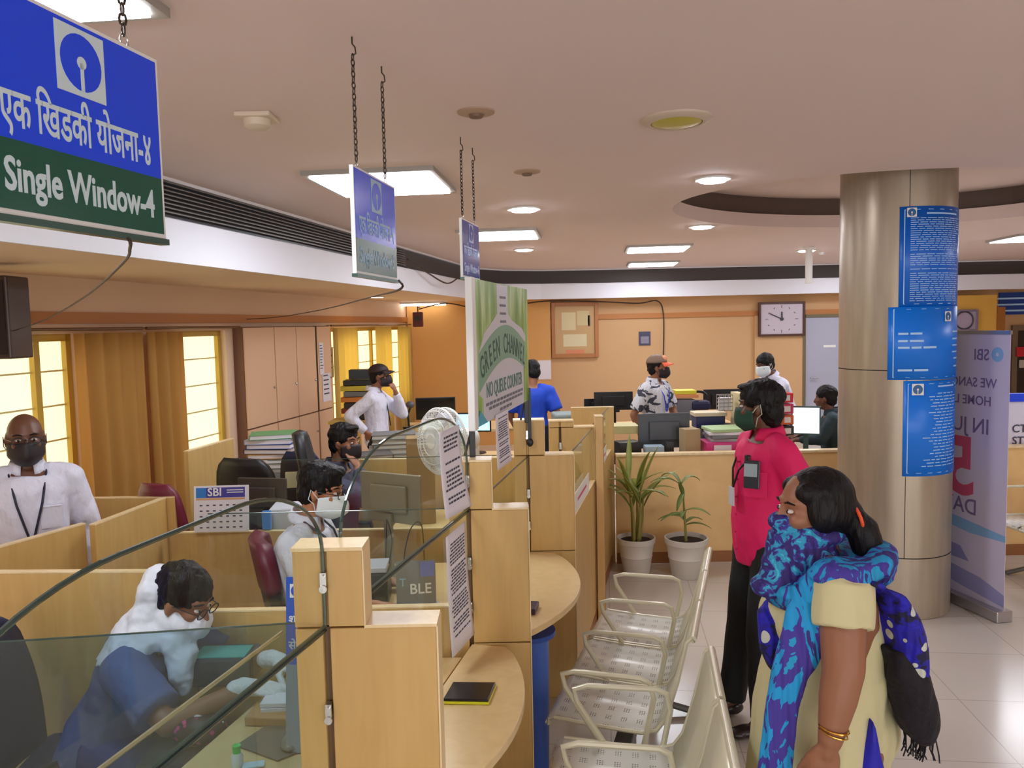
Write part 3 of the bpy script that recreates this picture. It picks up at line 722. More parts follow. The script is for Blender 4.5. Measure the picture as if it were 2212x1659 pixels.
def sign_px(TL, TR, BL, BR, Y0_, right_first=False, wd=None):
    """corner points from what is seen: one upright edge at distance Y0_, the other from its equal height"""
    a, b_ = (TR, TL) if right_first else (TL, TR); P_ = at(*a, Y=Y0_); lo_ = at(*(BR if right_first else BL), Y=Y0_)
    if wd: q = P_ - RD*wd
    else: q = at(*b_, z=P_.z)
    l, r = (q, P_) if right_first else (P_, q)
    return V((l.x, l.y, lo_.z)), V((r.x-l.x, r.y-l.y, 0)), P_.z-lo_.z
def sgn(g, *a, **k):
    o, d, h = g; hanging_sign(o, d.length, h, *a, dirv=d, **k)
sgn(sign_px(None, (338, 130), None, (365, 522), 1.38, True, .36), 'large blue and green sign of window four hanging at top left', 'एक \u093fखडकी योजना-४', 'Single Window-4', (2.8, 2.8))
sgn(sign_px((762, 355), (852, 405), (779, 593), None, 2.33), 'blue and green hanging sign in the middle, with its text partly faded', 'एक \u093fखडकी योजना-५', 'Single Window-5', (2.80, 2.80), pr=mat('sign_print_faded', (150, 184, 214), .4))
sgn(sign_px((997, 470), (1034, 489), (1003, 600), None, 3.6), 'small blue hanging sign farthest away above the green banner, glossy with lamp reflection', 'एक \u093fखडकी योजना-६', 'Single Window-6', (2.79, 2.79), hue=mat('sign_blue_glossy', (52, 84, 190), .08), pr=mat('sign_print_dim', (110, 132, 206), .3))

# ---------------------------------------------------------------- counters: dividers, glass, shelves
JP = [(-.44, 1.765), (-.173, 2.891), (.074, 4.077), (.31, 5.15)]      # joint of each divider with the glass line
RE = [-.187, .049, .314, .535]                                        # right end of each divider
names = ['nearest birch counter divider with stepped top post, in front', 'second birch counter divider, behind the phone on the curved shelf', 'third birch counter divider, under the right leg of the green banner', 'fourth birch counter divider beside the far low wall']
cables = None
TH = .085
for i, ((jx, jy), xr) in enumerate(zip(JP, RE)):
    t = thing('counter_divider', names[i], 'divider', (jx, jy, 0), 0, 'birch dividers between the counter windows')
    xl = jx-.072
    mb = MB(); mb.span((xl, jy, 0), (jx-.008, jy+TH, 1.31)); mb.build('left_board', wood, t, bevel=.003)
    zsh = .80
    mb = MB(); mb.span((jx+.008, jy, zsh+.002), (xr, jy+TH, 1.31)); mb.build('right_board', wood, t, bevel=.003)
    mb = MB(); mb.span((jx+.008, jy, 0), (xr, jy+TH, zsh-.002)); mb.build('base_board', wood, t, bevel=.003)
    mb = MB(); mb.span((jx-.008, jy+.012, 0), (jx+.008, jy+TH, 1.31)); mb.build('groove', wood_dk, t)
    top = 1.50 if i < 3 else 1.36
    w2 = .088
    mb = MB(); mb.span((xl, jy, 1.314), (jx-.006, jy+TH, top-.008)); mb.span((jx+.006, jy, 1.314), (jx+w2, jy+TH, top-.008)); mb.span((jx-.006, jy+.01, 1.314), (jx+.006, jy+TH-.005, top-.008)); mb.build('top_post', wood, t, bevel=.002)
    for a_, b_ in (((xl-.002, jy-.002, top-.008), (jx+w2+.002, jy+TH+.002, top)), ((jx+w2, jy-.002, 1.31), (xr+.002, jy+TH+.002, 1.317))): MB().span(a_, b_).build('pale_top_lipping', wood_lip, t)
    for a_, b_ in (((xr, jy-.001, 0), (xr+.004, jy+TH+.001, 1.31)), ((jx+w2, jy-.001, 1.317), (jx+w2+.003, jy+TH+.001, top-.008))): MB().span(a_, b_).build('pale_side_lipping', wood_lip, t)
    for z in ((1.43, 1.12, .95) if i < 3 else (1.2,)):
        mb = MB(); mb.box((jx, jy-.004, z), (.014, .02, .03)); mb.cyl((jx, jy-.014, z+.006), (jx, jy-.02, z+.006), .005); mb.cyl((jx, jy-.014, z-.022), (jx, jy-.018, z-.022), .009); mb.build('glass_clamp', chrome_m, t)
# glass panes
def vpane(name, label, p, q, z0, z1, edge='top', m=glass, em=None, th=.008, er_=.55, poly=None, group='clear counter glass panes'):
    """upright pane from plan point p to q; poly gives (u metres, z) outline"""
    p = V((p[0], p[1], 0)); q = V((q[0], q[1], 0)); d = (q-p).normalized(); L_ = (q-p).length
    t = thing(name, label, 'glass pane', (p.x, p.y, z0), 0, group)
    M = frame(p, d); poly = poly or [(0, z0), (L_, z0), (L_, z1), (0, z1)]
    MB().prism(poly, M @ Matrix.Translation((0, 0, -th/2)), th).build('pane', m, t)
    e = MB(); n = len(poly)
    for k in range(n):
        a = poly[k]; b_ = poly[(k+1) % n]
        if edge == 'top' and (min(a[1], b_[1]) < (z0+.01)) : continue
        A = M @ V((a[0], a[1], 0)); B = M @ V((b_[0], b_[1], 0))
        if (B-A).length > 1e-4: e.tube([A, B], th*(.28 if name == 'cross_glass' else er_), 6)
    e.build('ground_edge', em or glass_edge, t, smooth=True); return t
def arch(L_, z0, z1, rz, n=14):  # arched top pane: steep quarter curve at both ends
    pts = [(0, z0)] + [(L_, z0)]
    rx = L_*.34; rl = L_*.36
    right = [(L_-rx+rx*cos(a), z1+(rz)*sin(a)) for a in [PI/2*k/n for k in range(n+1)]]
    left = [(rl-rl*cos(a), z1+(rz)*sin(a)) for a in [PI/2*k/n for k in range(n, -1, -1)]]
    return pts + right + left
bays = [((-.667, .80), JP[0]), (JP[0], JP[1]), (JP[1], JP[2])]
blab = ['before the nearest divider', 'between the first and second divider', 'between the second and third divider']
for i, (p, q) in enumerate(bays):
    p = V((*p, 0)); q = V((*q, 0)); d = (q-p).normalized(); L_ = (q-p).length
    a = p+d*(.0 if i == 0 else TH+.004); b_ = q-d*.004; l2 = (b_-a).length
    vpane('glass_screen', 'lower clear glass pane with dark edge, ' + blab[i], a, b_, .83, 1.308, 'top')
    if i < 2: vpane('glass_screen', 'arched upper glass pane, ' + blab[i], a, b_, 1.318, 1.67, 'all', poly=arch(l2, 1.318, 1.49, .183 if i == 0 else .205))
# added inner pane with brass-coloured edge, standing in for the lower pane's reflection
off = V((-.105, .02, 0))
vpane('glass_screen', 'inner pane with pale edge standing in for a glass reflection beside the nearest divider', V((*bays[0][0], 0))+off, V((*JP[0], 0))+off+V((0, -.01, 0)), .83, 1.30, 'top', em=sheen_m)
# cross panes and low wooden screens between the clerks
lo = at(0, 1396, z=1.31)
vpane('cross_glass', 'low cross pane left of the nearest divider, in front of the blue dressed clerk', (-1.62, JP[0][1]-.09), (JP[0][0]-.08, JP[0][1]+.04), .80, 1.31, 'top', glass_mat('smoky_glass', (.62, .72, .76), .1))
vpane('cross_glass', 'cross pane left of the second divider, beside the clerk in the white mask', (-1.16, 2.93), (JP[1][0]-.08, 2.93), .953, 1.31, 'top')
vpane('cross_glass', 'cross pane left of the third divider, near the white fan', (-1.3, 4.12), (JP[2][0]-.08, 4.12), .923, 1.31, 'top')
def screen(pts, z1, label, th=.03, z0=0, lip=True, m=None):
    t = thing('wooden_screen', label, 'partition', (pts[0][0], pts[0][1], 0), 0)
    for p, q in zip(pts, pts[1:]):
        mb = MB(); mb.slab(p, q, th, z0, z1-.006); mb.build('panel', m or wood, t, bevel=.002)
        mb = MB(); mb.slab(p, q, th+.002, z1-.006, z1, -.001); mb.build('top_lipping', wood_lip, t)
    return t
screen([(-1.22, 2.93), (-2.9, 3.02)], 1.10, 'wide low birch screen behind the clerk with the white scarf')
screen([(JP[1][0]-.08, 2.915), (-1.21, 2.915)], .95, 'low birch screen under the cross glass behind the small blue standee')
screen([(-2.215, 3.27), (-2.045, 3.69)], 1.10, 'low birch screen in front of the bald man at the left edge')
screen([(-1.985, 3.66), (-1.90, 4.24)], 1.10, 'birch screen end standing right of the bald man', th=.03)
screen([(-1.86, 4.27), (-2.6, 4.30)], 1.10, 'brown birch screen behind the bald man and left of the calendar', th=.03)
screen([(JP[2][0]-.08, 4.16), (-1.86, 4.2)], .92, 'long low birch screen carrying the wall calendar and papers')
screen([(-2.045, 4.9), (-1.95, 5.45)], 1.25, 'tall birch screen below the narrow second window')
screen([(.24, 5.3), (-1.2, 5.37)], 1.10, 'birch screen behind the man in the navy shirt')

# customer shelves: straight back edge, bulging front
def shelf(i, label, bulge, z=.80, inset=.0):
    p = V((*JP[i], 0)); q = V((*JP[i+1], 0)); d = (q-p).normalized(); n = V((d.y, -d.x, 0)); p = p+d*TH; L_ = (q-p).length
    M = Matrix(((d.x, n.x, 0, p.x), (d.y, n.y, 0, p.y), (0, 0, 1, z-.03), (0, 0, 0, 1)))
    f = [(0, .0), (L_, .0)]
    for k in range(0, 21):
        u = 1-k/20; s_ = sin(PI*min(1, max(0, u)))
        f.append((L_*u, .13+bulge*s_**.75))
    t = thing('counter_shelf', label, 'counter', p)
    MB().prism(f, M, .028).build('shelf_top', wood_lip_top, t, bevel=.003, smooth=True)
    M2 = M.copy(); M2[2][3] = .02
    MB().prism([(0, .0), (L_, .0), (L_, .03), (0, .03)], M2, z-.052).build('front_panel', wood, t)
    st = MB(); st.slab(p-n*.5, q-n*.5, .46, .72, .75, -.46)
    return t
wood_lip_top = wood_mat('birch_top', (220, 190, 136), (230, 200, 148), (9, 9, 9), .28)
shelf(1-1+0, 'pale curved customer shelf holding the black phone, between first and second divider', .17)
shelf(1, 'pale rounded customer shelf between the second and third divider', .2)
# closed front panels between third, fourth divider and the far corner
A3, A4, A5 = V((RE[2]+.0, JP[2][1]+TH, 0)), V((RE[3], JP[3][1], 0)), V((.80, 6.40, 0))
def front(p, q, label, glab):
    t = thing('low_partition', label, 'counter', p); mb = MB(); mb.slab(p, q, .03, 0, .95); mb.build('panel', wood, t); mb = MB(); mb.slab(p, q, .034, .95, .957, -.002); mb.build('lipping', wood_lip, t)
    mb = MB(); mb.slab(p, q, .032, 0, .08, -.004); mb.build('skirting', skirt_m, t)
    vpane('glass_screen', glab, V(p)+V((-.015, .0, 0)), V(q)+V((-.015, 0, 0)), .96, 1.30, 'top')
front(A3, A4, 'narrow birch counter front between third and fourth divider', 'glass above the narrow birch front, with a taped card')
front(A4+V((0, TH+.01, 0)), A5, 'birch counter front beside the potted palms, running to the far corner', 'glass above the birch front beside the potted palms')
t = thing('end_partition', 'birch end panel standing at the corner left of the plants', 'panel', (A5.x, A5.y, 0))
xa, xb = at(1234, 900, Y=6.42).x, .80
mb = MB(); mb.span((xa, 6.42, .0), (xb+.03, 6.46, 1.30)); mb.build('panel', wood, t, bevel=.002); mb = MB(); mb.span((xa, 6.418, 1.30), (xb+.032, 6.462, 1.307)); mb.build('lipping', wood_lip, t)
# tall slim post of the fourth divider
t = thing('corner_post', 'slim tall birch post at the end of the fourth divider', 'post', (RE[3]+.03, JP[3][1], 0))
mb = MB(); mb.span((RE[3]+.006, JP[3][1]-.03, 0), (RE[3]+.055, JP[3][1]+.06, 1.38)); mb.build('post', mat('birch_post', (214, 176, 116), .4), t, bevel=.004); mb = MB(); mb.span((RE[3]+.004, JP[3][1]-.032, 1.38), (RE[3]+.057, JP[3][1]+.062, 1.388)); mb.build('cap', wood_lip, t)
mb = MB(); mb.span((RE[3]+.055, JP[3][1]-.02, 0), (RE[3]+.06, JP[3][1]+.05, 1.38)); mb.build('side_strip', mat('birch_side', (184, 138, 82), .4), t)
# far counter wall
t = thing('long_counter', 'long low birch counter wall behind the potted plants', 'counter', (1.5, 6.40, 0))
mb = MB(); mb.span((.84, 6.40, 0), (5.4, 6.44, .895)); mb.build('panel', wood_mat('birch_far_lightened', (226, 184, 122), (234, 194, 132), (3, 3, 3), .4), t); mb = MB(); mb.span((.84, 6.385, .895), (5.4, 6.47, .915)); mb.build('pale_top', wood_lip, t, bevel=.003)  # same birch, colour lightened to make up for weak light here
mb = MB(); mb.span((.84, 6.385, 0), (5.4, 6.398, .09)); mb.build('skirting', skirt_m, t)
# staff desks (continuous worktops behind the dividers)
desk_m = wood_mat('desk_top', (216, 184, 128), (226, 196, 142), (6, 6, 6), .3)
def worktop(pts, z, label, th=.028):
    t = thing('worktop', label, 'desk', (pts[0][0], pts[0][1], 0)); M = Matrix.Translation((0, 0, z-th)); MB().prism(pts, M, th).build('top', desk_m, t, bevel=.002)
    xs = [p[0] for p in pts]; ys = [p[1] for p in pts]
    for (x, y) in pts:
        cx = x + (.04 if x == min(xs) else -.04)*1.0; cy = y+(.04 if y < sum(ys)/len(ys) else -.04); mb = MB(); mb.span((cx-.02, cy-.02, 0), (cx+.02, cy+.02, z-th)); mb.build('leg', wood_dk, t)
    return t
def bay_desk(i, w_, z, label, y0=None, y1=None):
    p = V((*JP[i], 0)); q = V((*JP[i+1], 0)); d = (q-p).normalized(); a = p+d*(TH+.02); b_ = q-d*.03
    return worktop([(a.x-.03, a.y), (b_.x-.03, b_.y), (b_.x-w_, b_.y), (a.x-w_, a.y)], z, label)
bay_desk(0, .62, .76, 'staff desk with mouse pad behind the nearest divider')
bay_desk(1, .72, .76, 'staff desk in front of the clerk with white mask')
worktop([(-.02, 4.3), (.12, 5.2), (-.72, 5.2), (-.78, 4.3)], .78, 'staff desk with the white fan, in front of the navy shirted man')
worktop([(-.3, 5.8), (.1, 7.4), (-1.22, 7.5), (-1.22, 5.8)], .80, 'long back desk heaped with grey ledgers')
worktop([(-1.12, 8.55), (.5, 8.55), (.5, 9.3), (-1.25, 9.3)], .86, 'far desk carrying the black monitor near the corner')
worktop([(.95, 6.6), (3.6, 6.6), (3.6, 7.4), (.95, 7.4)], .76, 'long staff desk directly behind the far counter wall')
worktop([(1.0, 8.35), (2.48, 8.35), (2.48, 9.1), (1.0, 9.1)], .84, 'second row desk in front of the back wall')

# ---------------------------------------------------------------- left wall cupboards and things hung up
t = thing('wall_cupboard', 'tall pink-beige built-in cupboard along the left wall with narrow doors', 'cupboard', (WX(8.6), 8.6, 0))
cup = mat('cupboard_beige', (224, 186, 152), .5); seam = mat('seam_dark', (120, 84, 66), .6)
mb = MB(); wseg(mb, 7.62, 9.66, .0, 2.03, -.10); mb.build('carcass', seam, t)
for k, (a, b_) in enumerate(((7.63, 8.22), (8.235, 8.72), (8.735, 9.22), (9.26, 9.65))):
    for z0, z1 in ((.06, 1.02), (1.035, 2.02)):
        mb = MB(); wseg(mb, a, b_, z0, z1, -.02, -.10); d = mb.build('door', cup, t, bevel=.003)
        y = b_-.05; kb = MB(); kb.ell(V((WX(y), y, 1.4 if z0 > 1 else .8))+V((.984, -.177, 0))*.128, (.014, .014, .014), n=10, m=6); kb.build('knob', chrome_m, d)
mb = MB(); wseg(mb, 9.222, 9.258, 1.03, 2.03, -.022, -.10); mb.build('dark_gap', black_m, t)
def wall_paper(y0, y1, z0, z1, off, label, bars=None, m=None, big=None):
    t = thing('wall_notice', label, 'paper', (WX(y0), y0, z0)); p = V((WX(y0), y0, 0)); q = V((WX(y1), y1, 0)); d = (q-p).normalized(); n = V((d.y, -d.x, 0)); M = frame(p+n*off+V((0, 0, z0)), d)
    MB().prism(rect(0, 0, (q-p).length, z1-z0), M, .002).build('sheet', m or paper_m, t)
    if bars:
        mb = MB(); r_ = random.Random(3); h = z1-z0; W_ = (q-p).length
        for k in range(bars): mb.prism(rect(W_*.12, h*(.9-.8*k/bars), W_*r_.uniform(.6, .88), h*(.9-.8*k/bars)+h*.22/bars), M @ Matrix.Translation((0, 0, .0022)), .0006)
        mb.build('printed_text', ink_m, t)
    return t, M
wall_paper(9.3, 9.42, 1.45, 1.83, .124, 'narrow notice with a column of dark letters on the last cupboard door', 9)
wall_paper(9.36, 9.6, 1.12, 1.46, .124, 'white sheet pinned below the lettered notice on the cupboard', 5)
wall_paper(9.72, 9.92, 1.38, 1.76, .03, 'pale blue sheet on the wall strip between cupboard and far window', 4, mat('paper_blue', (196, 204, 232), .7))
# dark box on a bracket at the left edge
c = at(8, 686, Y=4.3); t = thing('wall_speaker', 'dark brown box hung high at the left edge of the picture', 'speaker', (c.x-.05, 4.3, c.z))
mb = MB(); mb.box(c+V((-.09, .05, 0)), (.30, .20, .45)); mb.build('housing', mat('box_brown', (58, 40, 32), .35), t, bevel=.01)
mb = MB(); mb.box(c+V((-.09, -.052, .0)), (.26, .006, .40)); mb.build('grille', mat('speaker_cloth', (44, 30, 26), .9), t); mb = MB(); mb.tube([c+V((-.1, .15, 0)), c+V((-.2, .2, .0)), (WX(4.5)+.0, 4.5, c.z)], .02); mb.build('bracket', black_m, t)
def cable(pts, label, r=.0045, m=None):
    P_ = [V(p) for p in pts]; out = []
    for i in range(len(P_)-1):
        p0 = P_[max(i-1, 0)]; p1 = P_[i]; p2 = P_[i+1]; p3 = P_[min(i+2, len(P_)-1)]
        for k in range(6):
            s_ = k/6; out.append(.5*((2*p1)+(p2-p0)*s_+(2*p0-5*p1+4*p2-p3)*s_*s_+(3*p1-p0-3*p2+p3)*s_**3))
    out.append(P_[-1]); return tag(MB().tube(out, r, 6).build('cable', m or mat('cable_brown', (66, 48, 38), .6), None, smooth=True), label, 'cable')
cable([at(277, 512, Y=1.26)+V((0, 0, -.002)), at(281, 535, Y=1.3), at(262, 572, Y=1.8), at(185, 640, Y=2.8), at(100, 690, Y=3.8), at(32, 714, Y=4.3)], 'thin dark cable drooping from the large blue sign to the box at the left', .003)
cable([at(862, 606, Y=2.62), at(862, 626, Y=2.7), at(800, 642, Y=4.5), at(700, 668, Y=6.5), at(600, 685, Y=7.5), at(520, 690, Y=7.9)], 'thin dark cable running from the middle sign back to the cupboard top', .004)
cable([at(880, 560, Y=8.6), at(925, 590, Y=9.1), at(965, 612, Y=9.7), at(990, 600, Y=10.2), at(1005, 590, Y=10.6)], 'dark cable loop sagging along the white fascia near the third sign', .009)
cable([at(1140, 655, Y=12.9), at(1190, 650, Y=12.9), at(1300, 652, Y=12.95), at(1380, 655, Y=13.0), at(1420, 650, Y=13.03), at(1433, 680, Y=13.03), at(1433, 768, Y=13.03)], 'dark cable looping along the back wall and down beside the orange-capped man', .011)
cable([at(905, 668, Y=12.5), at(960, 655, Y=12.6), at(1005, 662, Y=12.9)], 'short dark cable from the red corner box to the green banner side', .01)
c = at(903, 690, Y=12.7); t = thing('alarm_box', 'small dark red box high in the far left corner', 'alarm', c); mb = MB(); mb.box(c, (.16, .12, .24)); mb.build('housing', mat('alarm_red', (96, 28, 24), .4), t, bevel=.015)
mb = MB(); mb.cyl(c+V((0, -.06, .02)), c+V((0, -.075, .02)), .045); mb.build('sounder', black_m, t); mb = MB(); mb.tube([c+V((0, 0, .12)), c+V((0, 0, .2)), (c.x, c.y+.28, c.z+.2)], .01); mb.build('conduit', black_m, t)

# back wall: framed board, clock, notices
def on_back(name, label, cat, px0, py0, px1, py1, Y, th, m, fr=.0, frm=None, bevel=0):
    a = at(px0, py1, Y=Y); b_ = at(px1, py0, Y=Y); t = thing(name, label, cat, (a.x, Y, a.z)); x0, x1, z0, z1 = a.x, b_.x, a.z, b_.z
    if fr:
        mb = MB(); mb.span((x0, Y-th, z0), (x0+fr, Y, z1)); mb.span((x1-fr, Y-th, z0), (x1, Y, z1)); mb.span((x0+fr, Y-th, z0), (x1-fr, Y, z0+fr)); mb.span((x0+fr, Y-th, z1-fr), (x1-fr, Y, z1)); mb.build('frame', frm, t, bevel=.004)
    mb = MB(); mb.span((x0+fr, Y-th*.6, z0+fr), (x1-fr, Y-.001, z1-fr)); mb.build('face', m, t, bevel=bevel); return t, x0, x1, z0, z1
t, x0, x1, z0, z1 = on_back('notice_board', 'wooden framed glazed notice board with pale papers on the back wall', 'notice board', 1192, 652, 1291, 773, YB-.005, .07, mat('board_tan', (196, 160, 110), .4), .06, mat('frame_wood', (176, 116, 66), .4))
for u, v, w_, h, c in ((.22, .5, .3, .32, (214, 200, 158)), (.55, .58, .26, .26, (206, 190, 146)), (.25, .2, .5, .22, (216, 204, 166)), (.3, .07, .4, .07, (214, 138, 100)), (.78, .56, .05, .2, (88, 78, 60))):
    mb = MB(); W_ = x1-x0; H_ = z1-z0; mb.span((x0+W_*u, YB-.05, z0+H_*v), (x0+W_*(u+w_), YB-.045, z0+H_*(v+h))); mb.build('pinned_paper', mat('pin_%d%d' % (c[0], c[1]), c, .6), t)
t, x0, x1, z0, z1 = on_back('wall_clock', 'square wall clock in a dark brown frame on the back wall', 'clock', 1637, 651, 1737, 727, YB-.065, .06, mat('clock_face', (196, 186, 198), .4), .035, mat('frame_dark', (74, 40, 30), .35))
cx, cz = (x0+x1)/2, (z0+z1)/2; yy = YB-.105; rr = (z1-z0)*.38
mb = MB()
for k in range(12):
    a = PI/6*k; R_ = Matrix.Rotation(-a, 3, 'Y'); mb.box((cx+rr*1.15*sin(a), yy, cz+rr*cos(a)*.95), (.012, .006, .05 if k % 3 == 0 else .03), R_)
mb.build('hour_marks', mat('mark_grey', (120, 112, 124), .5), t)
for a, l, nm, w_ in ((math.radians(-65), rr*1.05, 'minute_hand', .016), (math.radians(0), rr*.55, 'hour_hand', .024)):
    mb = MB(); mb.box((cx+sin(a)*l/2, yy-.008, cz+cos(a)*l/2), (w_, .005, l), Matrix.Rotation(a, 3, 'Y')); mb.build(nm, mat('hand_dark', (52, 48, 60), .4), t)
MB().cyl((cx, yy, cz), (cx, yy-.015, cz), .028).build('hub', mat('hand_dark', (0,0,0)), t)
t, x0, x1, z0, z1 = on_back('small_notice', 'small dark square notice on the back wall left of the hanging cable', 'notice', 1380, 716, 1405, 746, YB-.005, .02, mat('notice_navy', (66, 66, 92), .5))
mb = MB(); mb.span((x0+.03, YB-.022, z0+.03), (x1-.03, YB-.018, z1-.08)); mb.build('pale_centre', mat('notice_pale', (132, 128, 146), .5), t)
on_back('wall_notice', 'plain white sheet on the back wall beside the blue-shirted man', 'paper', 1163, 778, 1190, 820, YB-.13, .01, paper_m)
# right of the column, far back
on_back('blue_board', 'dark blue board with white lines high at the right edge of the picture', 'sign', 2156, 630, 2260, 680, YB-.01, .05, mat('board_blue', (16, 66, 150), .4))
a = at(2190, 655, Y=YB-.07); mb = MB()
for k, l in enumerate((.5, .55, .4)): mb.box(a+V((.1, 0, .08-.1*k)), (l*1.6, .01, .028))
o = mb.build('printed_text', pwhite, bpy.data.objects['blue_board'])
t, x0, x1, z0, z1 = on_back('dark_doorway', 'tall dark glazed doorway at the right edge of the picture', 'doorway', 2176, 700, 2300, 1010, YB-.02, .05, mat('doorway_dark', (40, 38, 34), .3), .09, mat('doorway_frame', (120, 100, 78), .5))
c = at(2206, 760, Y=YB-.09); MB().box(c+V((.12, 0, 0)), (.4, .02, .16)).build('red_mark', mat('mark_red', (196, 34, 52), .4), t); MB().box(c+V((.12, 0, -.2)), (.3, .02, .13)).build('pale_mark', mat('mark_pale', (186, 178, 168), .5), t)
mb = MB(); a = at(2070, 700, Y=12.7); b_ = at(2150, 700, Y=12.7); mb.span((a.x-.3, 12.66, 0), (b_.x, 12.9, 2.3)); t = tag(mb.build('yellow_partition', mat('partition_yellow', (206, 158, 70), .5), None, bevel=.01), 'yellow-brown partition seen between the column and the blue board', 'partition')
mb = MB(); mb.span((b_.x, 12.64, 0), (b_.x+.12, 12.9, 2.1)); tag(mb.build('brown_post', mat('post_brown', (150, 92, 34), .5), None), 'dark orange post beside the yellow partition', 'post')
t, x0, x1, z0, z1 = on_back('wall_clock', 'grey-faced wall clock partly hidden behind the column and roll-up banner', 'clock', 2050, 668, 2110, 716, 12.65, .05, mat('clock_grey', (156, 140, 160), .4), .03, mat('frame_violet', (120, 104, 120), .4))
MB().tube([V((( x0+x1)/2+.14*cos(a), 12.61, (z0+z1)/2+.14*sin(a))) for a in [2*PI*k/20 for k in range(20)]], .012, 6, True).build('ring', mat('hand_dark', (0,0,0)), t)

# ---------------------------------------------------------------- roll-up banner behind the column
P0 = V((3.155, 4.97, .075)); RB = V((-.2, .98, 0)).normalized(); M = frame(P0, RB); BWd, BHt = .85, 1.80
t = thing('rollup_banner', 'tall white roll-up banner seen from its back beside the column, its print mirrored', 'banner', (3.09, 5.35, 0))
bm_ = bpy.data.materials.new('banner_cloth'); bm_.use_nodes = True; b = bm_.node_tree.nodes['Principled BSDF']; b.inputs['Base Color'].default_value = (*lin((204, 196, 222)), 1); b.inputs['Roughness'].default_value = .6
MB().prism(rect(0, 0, BWd, BHt), M @ Matrix.Translation((0, 0, -.0015)), .003).build('sheet', bm_, t)
mb = MB(); mb.prism(rect(-.01, -.075, BWd+.01, -.0), M @ Matrix.Translation((0, 0, -.06)), .12); mb.build('base_cassette', alu_m, t, bevel=.008)
mb = MB(); mb.prism(rect(-.004, BHt-.01, BWd+.004, BHt+.015), M @ Matrix.Translation((0, 0, -.008)), .016); mb.build('top_rail', alu_m, t)
A_ = M @ V((.42, -.02, .03)); B_ = M @ V((.42, BHt, .012)); MB().cyl(A_, B_, .008).build('support_pole', alu_m, t)
G = Matrix.Translation((0, 0, -.0022)); pur = mat('print_purple', (120, 104, 150), .6); red_p = mat('print_red', (200, 84, 118), .6); cy_p = mat('print_sky', (130, 176, 222), .6)
MT = M @ G
text_mesh('printed_word', 'SBI', .105, pur, MT @ Matrix.Translation((.165, 1.62, 0)), t, off=.001)
MB().prism(disc(.048, 24, .1, 1.66), MT, -.0006).build('logo_disc', cy_p, t); MB().prism(disc(.012, 12, .1, 1.66), MT @ Matrix.Translation((0, 0, -.001)), -.0004).build('logo_keyhole', bm_, t)
text_mesh('printed_word', 'WE SANCTION', .088, pur, MT @ Matrix.Translation((.10, 1.44, 0)), t, off=.001)
text_mesh('printed_word', 'HOME LOAN', .088, pur, MT @ Matrix.Translation((.14, 1.32, 0)), t, off=.001)
text_mesh('printed_word', 'IN JUST', .145, pur, MT @ Matrix.Translation((.15, 1.13, 0)), t, off=.001)
text_mesh('printed_numeral', '5', .56, red_p, MT @ Matrix.Translation((.26, .70, 0)), t, off=.012)
text_mesh('printed_word', 'DAYS', .15, pur, MT @ Matrix.Translation((.24, .57, 0)), t, off=.001)
MB().prism([(.0, .45), (.3, .44), (BWd, .5), (BWd, .57), (.3, .52), (0, .49)], MT, -.0006).build('printed_wave', cy_p, t)
MB().prism([(.0, .10), (.2, .16), (.5, .19), (BWd, .26), (BWd, .12), (.4, .06), (0, .02)], MT, -.0006).build('printed_wave', mat('print_violet', (150, 150, 200), .6), t)
MB().prism([(.3, .24), (.38, .33), (.5, .34), (.6, .24)], MT, -.0006).build('printed_house', mat('print_violet2', (138, 140, 192), .6), t)
# white board with letters at the right edge
a = at(2184, 990, Y=6.6); b_ = at(2184, 868, Y=6.6); t = thing('white_board_sign', 'white board with black capital letters cut off at the right edge', 'sign', (a.x+.3, 6.6, 0))
mb = MB(); mb.span((a.x-.2, 6.6, a.z), (a.x+.75, 6.63, b_.z)); mb.build('board', mat('board_white', (214, 212, 230), .5), t)
for x in (a.x-.15, a.x+.7): mb = MB(); mb.span((x, 6.6, 0), (x+.03, 6.63, a.z)); mb.build('leg', alu_m, t)
mb = MB(); mb.span((a.x-.2, 6.59, b_.z), (a.x+.75, 6.63, b_.z+.07)); mb.build('blue_header', mat('header_blue', (20, 70, 230), .4), t)
for s_, py in (('CT', 934), ('ST', 960)): p = at(2186, py, Y=6.595); text_mesh('printed_word', s_, .095, ink_m, frame(p, (1, 0, 0)), t, off=.001)

# ---------------------------------------------------------------- green banner on black legs
p = V((-.150, 2.945, 1.607)); q = V((.085, 4.06, 1.607)); d = (q-p).normalized(); M = frame(p, d); W_ = (q-p).length; H_ = .568
t = thing('green_banner', 'green and white counter banner on black legs above the second and third divider', 'banner', p)
gm = bpy.data.materials.new('banner_green'); gm.use_nodes = True; N, L = nodes(gm); b = N['Principled BSDF']; tc = N.new('ShaderNodeTexCoord'); mp = N.new('ShaderNodeMapping'); mp.inputs['Scale'].default_value = (9, 9, 2.2)
nn = N.new('ShaderNodeTexNoise'); nn.inputs['Scale'].default_value = 1.6; nn.inputs['Detail'].default_value = 3; r = ramp(N, [(.3, (92, 140, 44)), (.5, (132, 176, 66)), (.72, (196, 220, 160))])
L.new(tc.outputs['Object'], mp.inputs[0]); L.new(mp.outputs[0], nn.inputs[0]); L.new(nn.outputs[0], r.inputs[0]); L.new(r.outputs[0], b.inputs['Base Color']); b.inputs['Roughness'].default_value = .35
MB().prism(rect(0.03, 0, W_, H_), M @ Matrix.Translation((0, 0, -.004)), .006).build('sheet', gm, t)
MB().prism(rect(-.012, -.006, .042, H_+.004), M @ Matrix.Translation((0, 0, -.016)), .028).build('white_edge_bar', white_m, t, bevel=.004)
T = M @ Matrix.Translation((0, 0, .002)); gry = mat('banner_grey', (206, 206, 214), .4)
